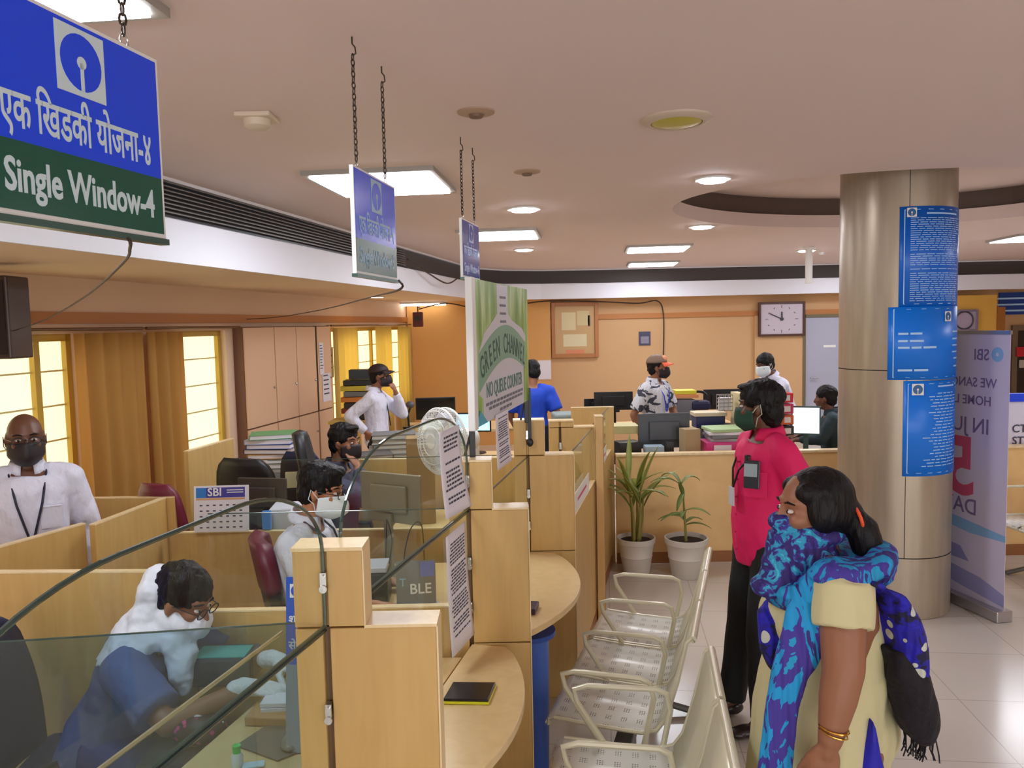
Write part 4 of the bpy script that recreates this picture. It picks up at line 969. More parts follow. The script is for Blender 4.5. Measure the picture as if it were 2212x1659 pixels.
bott = [(.16, 0), (1.0, 0), (1.0, .22), (1.07, .33), (.98, .37), (.74, .41), (.66, .44), (.66, .575-.01), (.44, .575-.01), (.44, .44), (.36, .41), (.2, .36), (.1, .28), (.1, .12), (.16, .1)]
MB().prism(bott, T, .001).build('pale_bottle_print', gry, t)
T = M @ Matrix.Translation((0, 0, .0032)); band = [(.1, .13)] + [(.1+.95*k/16, .13+.09*sin(PI*k/16)+.04*k/16) for k in range(1, 17)] + [(1.05-.95*k/16, .30+.10*sin(PI*k/16)-.02*k/16) for k in range(17)]
MB().prism(band, T, .0006).build('arched_band', mat('band_green', (118, 168, 140), .4), t)
T = M @ Matrix.Translation((0, 0, .004)); dg = mat('banner_ink', (40, 78, 64), .5)
word = 'GREEN CHANNEL'
for k, ch in enumerate(word):
    if ch == ' ': continue
    u = (k+.5)/len(word); x = .13+.9*u; z = .175+.085*sin(PI*u)+.01*u; sl = math.atan(.085*PI*cos(PI*u)/.9)
    text_mesh('printed_letter', ch, .125, dg, T @ Matrix.Translation((x, z, 0)) @ Matrix.Rotation(sl, 4, 'Z'), t, off=.001, ax='CENTER', sx=.8)
text_mesh('printed_words', 'NO QUEUE COUNTER', .085, mat('banner_teal', (84, 128, 118), .5), T @ Matrix.Translation((.58, .10, 0)), t, off=.001, ax='CENTER', sx=.86)
mb = MB()
for u0, u1, v in ((.2, .96, .065), (.25, .9, .045), (.45, .7, .02)):
    x = u0
    while x < u1: mb.prism(rect(x, v, x+.05, v+.012), T, .0005); x += .065
for k in range(4): mb.prism(rect(.49, .40+.035*k, .61, .41+.035*k), T, .0005)
mb.build('small_print', mat('print_slate', (110, 110, 122), .6), t)
MB().prism([(.03, 0), (.22, 0), (.1, .06)], T, .0006).build('corner_print', mat('print_cyan', (60, 170, 200), .4), t)
for pt, lab in ((M @ V((.02, -.01, -.01)), 0), (M @ V((W_-.02, .02, -.01)), 1)):
    zt = 1.501; mb = MB(); mb.box((pt.x, pt.y+.0, (pt.z+zt)/2+(0 if lab == 0 else .0)), (.022, .03, pt.z-zt+.02)); mb.build('leg', black_m, t, bevel=.003)
    mb = MB(); mb.tube([(pt.x-.005, pt.y, pt.z-.005), (pt.x-.03, pt.y-.01, zt+.004)], .005); mb.build('brace', black_m, t)
a = M @ V((W_+.006, .02, -.01)); mb = MB(); mb.box((a.x+.01, a.y-.01, 1.52), (.018, .012, .30)); mb.ell((a.x+.01, a.y-.018, 1.385), (.018, .012, .022)); mb.build('hanging_strap', black_m, t)

# ---------------------------------------------------------------- papers taped to the glass
def taped(i, y0, y1, z0, z1, label, lines, curl=.01, off=.009):
    p = V((*JP[i], 0)); q = V((*JP[i+1], 0)); d = (q-p).normalized(); f = lambda y: p+d*((y-p.y)/d.y)
    a = f(y0); b_ = f(y1); n = V((d.y, -d.x, 0)); L_ = (b_-a).length; t = thing('taped_notice', label, 'paper', (a.x, a.y, z0), 0)
    def fn(u, v): return a + d*L_*u + n*(off + curl*(1-v)**2*(.4+u*.6)*2) + V((0, 0, z0+(z1-z0)*v))
    mb = MB(); mb.grid(fn, 8, 10); mb.build('sheet', paper_m, t, smooth=True, solid=.001)
    r_ = random.Random(i*7+lines); tx = MB(); v = .9
    while v > .1:
        if r_.random() < .8:
            u = .12+r_.random()*.1
            while u < .85:
                w_ = r_.uniform(.05, .14); u1 = min(u+w_, .9); h = lines/1000
                def g(uu, vv): return fn(u+(u1-u)*uu, v+h*vv)+n*.0012
                tx.grid(g, 2, 1); u = u1+.025
        v -= h*2.1 if 'h' in dir() else .04
    tx.build('written_lines', ink_m, t, solid=.0004)
taped(1-1, 2.56, 2.775, 1.36, 1.65, 'white handwritten sheet taped to the arched glass beside the second divider', 24, .02)
taped(1-1, 2.6, 2.82, .87, 1.29, 'long white printed notice taped to the lower glass beside the second divider', 13, .012)
taped(1, 3.28, 3.53, 1.385, 1.62, 'white sheet hanging below the green banner', 20, .006, .02)
def card(a, b_, z0, z1, label):
    a = V((a[0], a[1], 0)); b_ = V((b_[0], b_[1], 0)); M = frame(a+V((0, 0, z0)), b_-a); t = thing('taped_card', label, 'paper', (a.x, a.y, z0)); L_ = (b_-a).length
    MB().prism(rect(0, 0, L_, z1-z0), M @ Matrix.Translation((0, 0, .006)), .002).build('card', white_m, t)
    mb = MB(); mb.prism(rect(L_*.2, (z1-z0)*.45, L_*.8, (z1-z0)*.6), M @ Matrix.Translation((0, 0, .0085)), .0006); mb.build('print', mat('print_red', (200, 84, 118)), t)
card(A3+V((.0, .0, 0)), A3+(A4-A3)*.62, .97, 1.08, 'white card taped to the glass between third and fourth divider')
card(A4+(A5-A4)*.3, A4+(A5-A4)*.62, .97, 1.07, 'white card taped to the glass above the front beside the palms')

# ---------------------------------------------------------------- waiting benches
def perf_mat():
    m = bpy.data.materials.new('perforated_steel'); m.use_nodes = True; N, L = nodes(m); b = N['Principled BSDF']
    tc = N.new('ShaderNodeTexCoord'); sx = N.new('ShaderNodeSeparateXYZ'); L.new(tc.outputs['Object'], sx.inputs[0])
    def M_(op, a, v=None, c=None):
        n = N.new('ShaderNodeMath'); n.operation = op; L.new(a, n.inputs[0])
        if v is not None:
            if isinstance(v, (int, float)): n.inputs[1].default_value = v
            else: L.new(v, n.inputs[1])
        if c is not None: n.inputs[2].default_value = c
        return n.outputs[0]
    X, Y_ = sx.outputs[0], sx.outputs[1]
    gx = M_('LESS_THAN', M_('FRACT', M_('DIVIDE', X, .072)), .48); gy = M_('LESS_THAN', M_('FRACT', M_('DIVIDE', Y_, .062)), .45)
    hx = M_('LESS_THAN', M_('FRACT', M_('DIVIDE', X, .0115)), .5); hy = M_('LESS_THAN', M_('FRACT', M_('DIVIDE', Y_, .009)), .5)
    g = M_('MULTIPLY', M_('MULTIPLY', gx, gy), M_('MULTIPLY', hx, hy))
    mx = N.new('ShaderNodeMix'); mx.data_type = 'RGBA'; mx.inputs[6].default_value = (*lin((232, 232, 224)), 1); mx.inputs[7].default_value = (*lin((96, 90, 78)), 1)
    L.new(g, mx.inputs[0]); L.new(mx.outputs[2], b.inputs['Base Color']); b.inputs['Roughness'].default_value = .3; b.inputs['Metallic'].default_value = .1; return m
perf = perf_mat(); cream = mat('cream_steel', (222, 218, 192), .28, .1)
def bench(label, n, pitch=.42, group='perforated steel waiting benches'):
    t = thing('waiting_bench', label, 'bench', (0, 0, 0), 0, group)
    prof = [(.50, .385), (.497, .41), (.47, .42), (.30, .408), (.12, .402), (.06, .42), (.025, .47), (-.02, .62), (-.055, .78), (-.075, .80), (-.085, .785)]
    for k in range(n):
        x0 = k*pitch+.012; x1 = (k+1)*pitch-.012
        mb = MB(); mb.grid(lambda u, v: V((x0+(x1-x0)*u, prof[min(int(round(v*10)), 10)][0], prof[min(int(round(v*10)), 10)][1])), 1, 10)
        # seat half and back half
        s_ = MB(); s_.add(mb.v[:12], [f for f in mb.f if max(f) < 12]); s_.build('seat', perf, t, smooth=True, solid=.004)
        q = MB(); q.add(mb.v[10:], [tuple(i-10 for i in f) for f in mb.f if max(f) >= 12]); q.build('backrest', cream, t, smooth=True, solid=.004)
        r = MB(); r.tube([(x0, -.078, .795), (x1, -.078, .795)], .014, 10); r.tube([(x0, .495, .395), (x1, .495, .395)], .012, 8)
        for x in (x0, x1): r.tube([(x, y, z) for y, z in prof[2:10]], .008, 6)
        r.build('rim_tube', cream, t, smooth=True)
    for k in range(n+1):
        x = k*pitch; r = MB(); r.tube([(x, .12, .30), (x, .07, .55), (x, .085, .61), (x, .12, .625), (x, .38, .625), (x, .43, .61), (x, .42, .56), (x, .25, .30)], .011, 8); r.build('armrest', cream, t, smooth=True)
    mb = MB(); mb.box((n*pitch/2, .2, .31), (n*pitch, .07, .05)); mb.build('beam', mat('beam_grey', (110, 108, 100), .4, .3), t, bevel=.004)
    for x in (.25, n*pitch-.25):
        mb = MB(); mb.tube([(x, .2, .29), (x, .2, .05)], .025, 10); mb.tube([(x, -.05, .015), (x, .2, .06), (x, .46, .015)], .018, 8); mb.build('leg', mat('beam_grey', (0,0,0)), t, smooth=True)
    return t
b1 = bench('white perforated steel bench farther away, three seats beside the counters', 3, .415)
b1.location = (.585, 2.905, 0); b1.rotation_euler = (0, 0, math.radians(72.9))
b2 = copy_tree(b1, location=(.425, 1.60, 0), rotation_euler=(0, 0, math.radians(80.3)), label='white perforated steel bench nearest the camera, cut off by the picture edge')
b3 = copy_tree(b1, location=(4.3, 4.95, 0), rotation_euler=(0, 0, math.radians(95)), label='steel bench at the right edge behind the roll-up banner')

# ---------------------------------------------------------------- potted plants
leaf_m = mat('palm_leaf', (134, 142, 66), .45, var=.35, vscale=8); leaf_d = mat('leaf_dark', (110, 130, 64), .45, var=.3, vscale=8); stem_m = mat('stem_tan', (142, 134, 66), .6); soil_m = mat('soil', (50, 38, 30), .9, bump=.8, bscale=60)
pot_m = mat('pot_white', (206, 200, 190), .5)
def pot(t, c, r, h):
    MB().lathe([(r*.66, 0), (r*.70, .01), (r*.82, h*.45), (r*.86, h*.5), (r*.84, h*.52), (r*.93, h*.84), (r*1.0, h*.86), (r*1.02, h), (r*.95, h), (r*.9, h*.88)], c, 32).build('pot', pot_m, t, smooth=True)
    MB().lathe([(.001, h*.9), (r*.86, h*.9), (r*.86, h*.86), (.001, h*.86)], c, 24).build('soil', soil_m, t)
def blade(mb, base, dirv, L_, wd, droop, n=8):
    base = V(base); dirv = V(dirv).normalized(); pts = []; p = base.copy(); d = dirv.copy()
    for k in range(n+1):
        pts.append(p.copy()); p += d*L_/n; d = (d+V((0, 0, -droop/n))).normalized()
    side = dirv.cross(V((0, 0, 1))); side = side.normalized() if side.length > .05 else V((1, 0, 0))
    vs = []; 
    for k, q in enumerate(pts):
        w_ = wd*sin(PI*min(.97, .08+.92*k/n))**.8*.5; vs += [q-side*w_+V((0, 0, w_*.35)), q, q+side*w_+V((0, 0, w_*.35))]
    fs = []
    for k in range(n): a = k*3; fs += [(a, a+1, a+4, a+3), (a+1, a+2, a+5, a+4)]
    mb.add(vs, fs)
rnd = random.Random(5)
c1 = V((.96, 6.15, 0)); t = thing('potted_palm', 'taller potted palm with upright leaves in a white pot at left', 'plant', c1, 0, 'potted palms before the far counter'); pot(t, c1, .15, .29)
st = MB(); tops = []
for k in range(5):
    a = k*1.3; b0 = c1+V((.025*cos(a), .025*sin(a), .24)); b1_ = c1+V((.06*cos(a), .06*sin(a), .62+.05*(k % 3))); st.tube([b0, (b0+b1_)/2+V((.01, 0, 0)), b1_], [.014, .011, .006], 8); tops.append(b1_)
st.build('stems', stem_m, t, smooth=True)
lf = MB()
for k, tp in enumerate(tops):
    for j in range(4):
        a = k*1.3+j*1.7+rnd.uniform(-.4, .4); e = rnd.uniform(.7, 1.3); blade(lf, tp-V((0, 0, .12*rnd.random())), (cos(a)*cos(e), sin(a)*cos(e)*.8, sin(e)), rnd.uniform(.28, .42), .048, rnd.uniform(.5, 1.5))
lf.build('leaves', leaf_m, t, smooth=True, solid=.002)
c2 = V((1.335, 6.04, 0)); t = thing('potted_palm', 'shorter potted plant with drooping leaves in the wider white pot at right', 'plant', c2, 0, 'potted palms before the far counter'); pot(t, c2, .165, .31)
st = MB(); tp = c2+V((-.02, 0, .62)); st.tube([c2+V((0, 0, .25)), c2+V((-.01, 0, .45)), tp, tp+V((-.03, 0, .12))], [.012, .01, .007, .004], 8); st.build('stems', stem_m, t, smooth=True)
lf = MB()
for b0, dr, L_, w_, dp in ((tp+V((-.02, 0, .1)), (-.8, 0, .7), .26, .05, 1.5), (tp+V((-.02, 0, .1)), (.5, .1, .9), .2, .05, 2.4), (tp, (-.2, -.3, .9), .18, .04, 1), (tp+V((-.02, 0, .1)), (-.3, .3, .9), .24, .05, 2.6), (tp+V((0,0,.05)), (-.3, -.2, -.6), .16, .05, .3)): blade(lf, b0, dr, L_, w_, dp)
for k in range(7):
    a = k*.9; blade(lf, c2+V((-.01, 0, .4+.02*k)), (cos(a), sin(a)*.6, .35), .22, .045, 1.1)
lf.build('leaves', leaf_d, t, smooth=True, solid=.002)

# ---------------------------------------------------------------- desk things
def monitor(label, c, wd, ht, rz, m=None, screen_m=None, lift=.1, group='desktop monitors', zbase=None):
    """c: centre of the panel; screen looks along local -y"""
    c = V(c); t = thing('monitor', label, 'monitor', (0, 0, 0), 0, group); m = m or black_m
    mb = MB(); mb.box((0, 0, 0), (wd, .022, ht)); mb.build('panel', m, t, bevel=.004)
    mb = MB(); mb.box((0, .02, 0), (wd*.6, .025, ht*.55)); mb.build('back_bulge', m, t, bevel=.008)
    mb = MB(); mb.box((0, -.0118, 0), (wd-.025, .002, ht-.028)); mb.build('screen', screen_m or mat('screen_off', (14, 15, 18), .12), t)
    zb = (zbase if zbase is not None else c.z-ht/2-lift)-c.z
    mb = MB(); mb.box((0, .03, (-ht/2+zb)/2+.02), (.045, .018, abs(zb)-ht/2+.06)); mb.build('neck', m, t); mb = MB(); mb.lathe([(.001, .014), (.06, .012), (.11, .004), (.112, 0), (.001, 0)], (0, .03, zb), 24); mb.build('foot', m, t, smooth=True)
    t.location = c; t.rotation_euler = (0, 0, rz); return t
scr = lambda n, rgb, e: emis(n, rgb, e)
monitor('dark grey monitor seen from behind on the desk after the far counter', at(1434, 930, Y=6.95), .46, .31, PI+.05, dgrey_m, zbase=.762)
monitor('monitor with a bright white screen beside the column', at(1741, 908, Y=7.1), .25, .26, -.35, mat('bezel_teal', (50, 84, 88), .4), scr('screen_white', (226, 240, 236), .9), zbase=.762)
monitor('wide black monitor near the far left corner behind the fan', at(941, 882, Y=8.9), .45, .25, .1, zbase=.862)
monitor('monitor with cyan and blue picture left of the green banner', at(1022, 912, Y=7.3), .34, .18, -.15, None, scr('screen_cyan', (90, 190, 220), .9), zbase=.802)
monitor('black monitor standing back to the camera at the left of the capped man', at(1325, 866, Y=8.5), .42, .2, PI, zbase=.842)
monitor('second black monitor behind the printed shirt of the capped man', at(1300, 876, Y=8.7), .4, .16, PI+.1, zbase=.842)
monitor('black monitor to the right of the yellow folder', at(1560, 862, Y=8.7), .42, .22, PI, zbase=.842)
monitor('dark monitor behind the calendar, left of the masked clerk', at(568, 1073, Y=4.5), .30, .22, PI-.2, mat('mon_brown', (64, 56, 52), .4), zbase=.80)
monitor('grey-brown monitor seen through the arched glass', at(845, 1075, Y=3.92), .37, .25, PI-.5, mat('mon_olive', (128, 122, 100), .4), zbase=.762)
def box_thing(name, label, cat, c, d, m, rz=0, bevel=.004, group=None):
    t = MB().box((0, 0, 0), d).build(name, m, None, bevel=bevel); t.location = c; t.rotation_euler = (0, 0, rz); return tag(t, label, cat, group)
def box_on(name, label, cat, px, pytop, Y, w_, d_, z0, m, rz=0, bevel=.004, group=None): # stands on z0, its top where the photo shows it
    c = at(px, pytop, Y=Y); h = c.z-z0; return box_thing(name, label, cat, V((c.x, Y, z0+h/2)), (w_, d_, h), m, rz, bevel, group)
# desk right behind the far counter
box_on('telephone', 'black desk telephone left of the grey monitor foot', 'telephone', 1355, 953, 6.75, .2, .16, .761, black_m, .2)
box_on('paper_tray', 'pale document box under the grey monitor', 'box', 1412, 962, 6.72, .16, .12, .761, mat('tray_blue', (150, 172, 186), .5))
box_on('card_reader', 'black card reader beside the pale document box', 'card reader', 1445, 955, 6.7, .07, .08, .761, black_m)
t = thing('box_file', 'magenta box file with pale label lying on the desk behind the far counter', 'file', at(1560, 962, Y=6.8)); c = at(1560, 962, Y=6.8)
MB().box(c, (.34, .26, .09)).build('cover', mat('file_magenta', (206, 52, 128), .4), t, bevel=.004); MB().box(c+V((-.03, -.132, 0)), (.15, .003, .045)).build('label_sticker', paper_m, t); MB().cyl(c+V((.11, -.13, 0)), c+V((.11, -.134, 0)), .018).build('finger_ring', white_m, t)
for k in range(4):
    box_thing('ledger', ['pale green ledger on top of the magenta box file pile', 'white ledger just under the pale green one', 'grey ledger in the middle of the pile on the magenta file', 'lowest grey ledger directly on the magenta file'][k], 'ledger', at(1572, 962, Y=6.85)+V((0, 0, .17-.028*k-.02)), (.38-.01*k, .3, .026), [mat('ledger_green', (176, 204, 150), .5), paper_m, grey_m, mat('ledger_grey', (160, 160, 158), .6)][k], .08*(-1)**k, group='ledgers stacked on the magenta file')
c = at(1490, 962, Y=6.8); box_thing('carton', 'small cardboard carton right of the grey monitor', 'box', c+V((0, 0, .04)), (.14, .14, .22), mat('carton_tan', (170, 148, 112), .7), .2)
for k, (cc, lb) in enumerate((((214, 52, 62), 'red box file on top of the pile beside the pink shirted man'), ((200, 60, 100), 'crimson box file second in the pile beside the pink shirted man'), ((206, 96, 52), 'orange box file third in the pile beside the pink shirted man'), ((40, 42, 46), 'black box file at the bottom of that pile'))):
    t = thing('box_file', lb, 'file', (0, 0, 0), 0, 'box files piled beside the white screen'); MB().box((0, 0, 0), (.3, .24, .085)).build('cover', mat('bf_%d' % k, cc, .4), t, bevel=.004); MB().box((.09, -.121, 0), (.06, .003, .05)).build('label_sticker', paper_m, t)
    t.location = at(1668, 949, Y=7.15)+V((0, 0, .39-.1*k-.0)); t.rotation_euler = (0, 0, .05*k)
box_thing('drawer_unit', 'grey drawer unit under the red file pile', 'cabinet', (at(1668, 949, Y=7.15).x, 7.15, at(1668, 949, Y=7.15).z-.085), (.34, .3, .08), grey_m)
c = at(1597, 878, Y=7.2); box_on('desk_organiser', 'tall cream file holder left of the pink shirted man', 'file holder', 1597, 848, 7.2, .07, .25, 1.008, mat('cream_file', (220, 206, 160), .6), .1)
box_thing('side_shelf', 'dark blue box under the cream file holder', 'box', (c.x-.08, c.y+.02, .885), (.5, .26, .245), mat('navy_box', (34, 38, 74), .5))
t = thing('wire_basket', 'grey wire basket of papers between the yellow folder and the pink shirted man', 'basket', at(1562, 868, Y=7.2)); c = at(1562, 868, Y=7.2)+V((0, -.05, 0)); mb = MB()
for z in (-.07, -.035, 0, .035, .07): mb.tube([c+V((x, y, z)) for x, y in ((-.06, -.05), (.06, -.05), (.06, .05), (-.06, .05))], .004, 6, True)
for x in (-.06, -.02, .02, .06): mb.cyl(c+V((x, -.05, -.07)), c+V((x, -.05, .07)), .003, n=6); mb.cyl(c+V((x, .05, -.07)), c+V((x, .05, .07)), .003, n=6)
mb.build('wire', alu_m, t); MB().box(c+V((0, 0, -.01)), (.1, .08, .11)).build('paper_stack', paper_m, t)
c = at(1480, 862, Y=8.4); box_thing('folder', 'bright yellow folder beside the orange-capped man', 'folder', at(1478, 846, Y=8.4), (.22, .2, .04), mat('folder_yellow', (216, 206, 60), .5)); box_thing('folder', 'orange-brown folder under the bright yellow one', 'folder', at(1478, 854, Y=8.4), (.26, .22, .035), mat('folder_orange', (222, 146, 92), .5))
box_thing('storage_box', 'grey storage box holding up the yellow and orange folders', 'box', at(1478, 858, Y=8.4)+V((0, 0, -.13)), (.2, .2, .22), grey_m)
t = MB().tube([at(1508, 858, Y=8.4)+V((.09*cos(a), 0, .05*sin(a)+.01)) for a in [PI*k/10 for k in range(11)]], .014, 8).build('headset', black_m, None, smooth=True); tag(t, 'black headset arching beside the yellow folder', 'headset')
box_thing('cloth_bundle', 'dark blue bundle under the black headset', 'bag', at(1512, 875, Y=8.35), (.2, .15, .1), mat('navy_box', (0,0,0)), bevel=.03)
t = thing('office_printer', 'white and orange printer tray before the blue bundle', 'printer', at(1530, 895, Y=7.6)); c = at(1530, 893, Y=7.3); MB().box(c, (.30, .2, .035)).build('tray', mat('printer_cream', (222, 208, 176), .5), t, bevel=.004); MB().box(c+V((0, .02, -.075)), (.26, .2, .11)).build('body', mat('printer_navy', (40, 44, 92), .4), t, bevel=.004)
box_thing('printer_table', 'grey pedestal under the white and orange printer', 'cabinet', (c.x, c.y+.02, (c.z-.13+.76)/2), (.24, .18, c.z-.13-.76), grey_m)
box_thing('wooden_tray', 'olive tray on the desk left of the grey monitor', 'tray', at(1345, 925, Y=7.1), (.26, .25, .07), mat('tray_olive', (186, 178, 120), .5))
box_thing('small_printer', 'grey printer left of the olive tray behind the corner panel', 'printer', at(1225, 905, Y=7.3), (.26, .3, .12), mat('printer_grey', (136, 152, 150), .4), .1, .02)
box_thing('pedestal', 'grey pedestal under the small grey printer', 'cabinet', V((at(1225, 905, Y=7.3).x, 7.3, (at(1225, 905, Y=7.3).z-.06)/2)), (.3, .34, at(1225, 905, Y=7.3).z-.064), grey_m)
# staff area, left
box_on('cardboard_box', 'upright brown cardboard box behind the arched glass', 'box', 907, 943, 4.85, .17, .14, .781, mat('cardboard', (150, 120, 78), .7), .1)
c = at(588, 1010, Y=6.1); cabz = at(588, 984, Y=6.1).z
t = thing('filing_cabinet', 'grey filing cabinet under the pile of colourful files', 'cabinet', (c.x, 6.15, 0)); MB().span((c.x-.2, 5.99, 0), (c.x+.2, 6.37, cabz-.12)).build('body', grey_m, t, bevel=.004)
for k in range(3): d = MB().span((c.x-.19, 5.975, .04+.28*k), (c.x+.19, 5.99, .3+.28*k)).build('drawer', mat('drawer_grey', (134, 134, 138), .4), t, bevel=.003); MB().tube([(c.x-.04, 5.97, .2+.28*k), (c.x-.04, 5.955, .2+.28*k), (c.x+.04, 5.955, .2+.28*k), (c.x+.04, 5.97, .2+.28*k)], .004, 6).build('drawer_handle', chrome_m, d)
fl = [((96, 176, 116), 'green file on top of the pile on the filing cabinet'), ((196, 206, 232), 'pale white-blue file under the green one'), ((36, 70, 170), 'royal blue file in the pile on the filing cabinet'), ((26, 30, 60), 'navy file in the pile on the filing cabinet'), ((216, 154, 60), 'orange edged file near the bottom of the cabinet pile'), ((130, 130, 120), 'grey file at the bottom of the cabinet pile'), ((150, 150, 140), 'lowest grey papers bundle on the cabinet')]
z = at(588, 936, Y=6.1).z
for k, (cc, lb) in enumerate(fl):
    t = thing('file', lb, 'file', (0, 0, 0), 0, 'files piled on the filing cabinet'); h = .034; MB().box((0, 0, 0), (.34, .26, h-.002)).build('pages', paper_m, t); mb = MB(); mb.box((0, 0, h/2), (.35, .27, .003)); mb.box((0, 0, -h/2+.002), (.35, .27, .003)); mb.box((-.174, 0, 0), (.003, .27, h)); mb.build('cover', mat('file_c%d' % k, cc, .4), t)
    t.location = (c.x+.008*(-1)**k, 6.15, z-.02-(h+.004)*k); t.rotation_euler = (0, 0, rnd.uniform(-.25, .25))
t = MB().box((0, 0, 0), (.36, .3, max(.02, z-.02-.038*6.5-(cabz-.12)-.004))).build('paper_bundle', mat('ledger_grey', (0, 0, 0)), None); t.location = (c.x, 6.15, (z-.02-.038*6.5+cabz-.12)/2); tag(t, 'thick grey bundle between the files and the filing cabinet', 'papers')
# stacks of grey ledgers
lg = [mat('lg0', (150, 152, 150), .6), mat('lg1', (118, 120, 122), .6), mat('lg2', (178, 178, 172), .6), mat('lg3', (92, 90, 92), .6)]
def ledger(mt):
    t = thing('ledger', 'grey ledger', 'ledger', (0, 0, 0), 0, 'grey ledgers heaped on the back desk'); MB().box((0, 0, 0), (.33, .24, .03)).build('pages', mat('pages_grey', (190, 188, 180), .8), t)
    mb = MB(); mb.box((0, 0, .017), (.345, .255, .004)); mb.box((0, 0, -.017), (.345, .255, .004)); mb.box((.17, 0, 0), (.004, .255, .034)); mb.build('cover', mt, t); return t
protos = [ledger(m) for m in lg]; used = [0]*4
for s_, (px, py, Y, n, who) in enumerate(((800, 990, 6.0, 6, 'left'), (850, 990, 6.3, 9, 'middle'), (905, 985, 6.7, 7, 'right'))):
    b0 = at(px, py, Y=Y)
    for k in range(n):
        i = (s_+k*3) % 4; lb = 'grey ledger, number %s from the bottom of the %s heap on the back desk' % (['one', 'two', 'three', 'four', 'five', 'six', 'seven', 'eight', 'nine'][k], who)
        if k == 0: lb = 'bottom grey ledger of the %s heap on the back desk' % who
        if k == n-1: lb = 'topmost grey ledger of the %s heap on the back desk' % who
        L_ = (b0.x+rnd.uniform(-.02, .02), Y+rnd.uniform(-.02, .02), .82+.0385*k+.001)
        if not used[i]: t = protos[i]; used[i] = 1; t.location = L_; t.rotation_euler = (0, 0, rnd.uniform(-.3, .3)); t['label'] = lb
        else: copy_tree(protos[i], location=L_, rotation_euler=(0, 0, rnd.uniform(-.3, .3)), label=lb)
# dark file pile by the far window
b0 = at(775, 905, Y=8.7); t = thing('steel_table', 'yellow-edged table under the dark files at the far window', 'table', (b0.x, 8.75, 0)); MB().box((b0.x, 8.75, b0.z-.02), (.6, .45, .03)).build('top', mat('table_yellow', (196, 168, 80), .5), t)
for x in (-.27, .27):
    for y in (-.2, .2): MB().span((b0.x+x-.015, 8.75+y-.015, 0), (b0.x+x+.015, 8.75+y+.015, b0.z-.035)).build('leg', black_m, t)
for k, (cc, lb) in enumerate((((34, 30, 30), 'lowest black file'), ((120, 52, 34), 'rust coloured file second from below'), ((40, 36, 38), 'black file third from below'), ((204, 122, 50), 'orange file in the middle'), ((110, 108, 104), 'grey file above the orange one'), ((196, 176, 60), 'yellow file near the top'), ((26, 24, 26), 'thick black file just under the top'))):
    box_thing('box_file', lb + ' of the pile before the far window', 'file', (b0.x+.01*(-1)**k, 8.75, b0.z+.035+.062*k), (.32, .26, .056), mat('df%d' % k, cc, .45), .06*(-1)**k, group='dark files piled before the far window')
box_thing('box_file', 'black box file crowning the pile behind the man in the dark cap', 'file', (b0.x+.04, 8.75, b0.z+.035+.062*7+.03), (.26, .24, .10), black_m, .1)
t = thing('desk_lamp', 'dark desk device with a stalk right of the standing man in the dark cap', 'device', at(883, 900, Y=8.7)); c = at(883, 903, Y=8.7); c.z = .862; mb = MB(); mb.cyl(c, c+V((0, 0, .03)), .07); mb.build('base', black_m, t); mb = MB(); mb.tube([c+V((0, 0, .03)), c+V((-.01, 0, .16)), c+V((.02, 0, .24))], .012); mb.build('stalk', black_m, t); MB().ell(c+V((.02, 0, .27)), (.05, .04, .04)).build('head', mat('dev_grey', (90, 84, 90), .4), t, smooth=True)
# white fan
fc = at(963, 952, Y=4.42); fn_ = V((-.75, -.66, .05)).normalized(); A_ = V((fn_.y, -fn_.x, 0)).normalized(); U_ = fn_.cross(A_).normalized()
if U_.z < 0: U_ = -U_
t = thing('table_fan', 'white round table fan on the staff desk left of the green banner', 'fan', (fc.x, fc.y, .78)); Rf = .185; mb = MB()
fp = lambda r, a, o: fc+(A_*cos(a)+U_*sin(a))*r+fn_*o
for r_, o in ((Rf, 0), (Rf, .05), (Rf*.92, .075), (Rf*.7, .09), (Rf*.45, .097), (Rf*.22, .1)): mb.tube([fp(r_, 2*PI*k/36, o) for k in range(36)], .0035 if r_ < Rf else .007, 6, True)
for k in range(64):
    a = 2*PI*k/64; mb.tube([fp(.03, a, .1), fp(Rf*.6, a, .094), fp(Rf*.92, a, .075), fp(Rf, a, .05), fp(Rf, a, 0), fp(Rf*.8, a, -.04), fp(.05, a, -.06)], .0023, 4)
mb.build('grille', white_m, t, smooth=True)
mb = MB(); 
for k in range(4):
    a0 = 2*PI*k/4; mb.grid(lambda u, v: fp(.03+.13*v, a0+(u-.5)*(.5+.7*v), .02+.03*(u-.5)), 6, 4)
mb.build('blades', mat('blade_pale', (206, 206, 226), .3), t, smooth=True, solid=.002)
MB().cyl(fp(0, 0, .09), fp(0, 0, .105), .04).build('badge', white_m, t); mb = MB(); mb.loft([(fp(0, 0, -.04), A_*.06, U_*.06), (fp(0, 0, -.1), A_*.07, U_*.07), (fp(0, 0, -.2), A_*.06, U_*.06), (fp(0, 0, -.22), A_*.03, U_*.03)], 24); mb.build('motor_housing', white_m, t, smooth=True)
pb = fp(0, 0, -.11); mb = MB(); mb.cyl((pb.x, pb.y, .80), (pb.x, pb.y, pb.z-.05), .022); mb.build('stand', white_m, t); mb = MB(); mb.lathe([(.001, .03), (.08, .028), (.12, .012), (.122, 0), (.001, 0)], (pb.x, pb.y, .781)); mb.build('base', white_m, t, smooth=True)
box_thing('white_machine', 'white boxy machine beside the fan at the foot of the green banner', 'machine', at(1004, 965, Y=4.75), (.17, .16, .16), white_m, .1, .02)
box_thing('machine_stand', 'pale box carrying the white machine beside the fan', 'box', (at(1004, 965, Y=4.75).x, 4.75, (at(1004, 965, Y=4.75).z-.08+.78)/2), (.15, .14, at(1004, 965, Y=4.75).z-.08-.782), mat('pale_box', (206, 200, 184), .6))
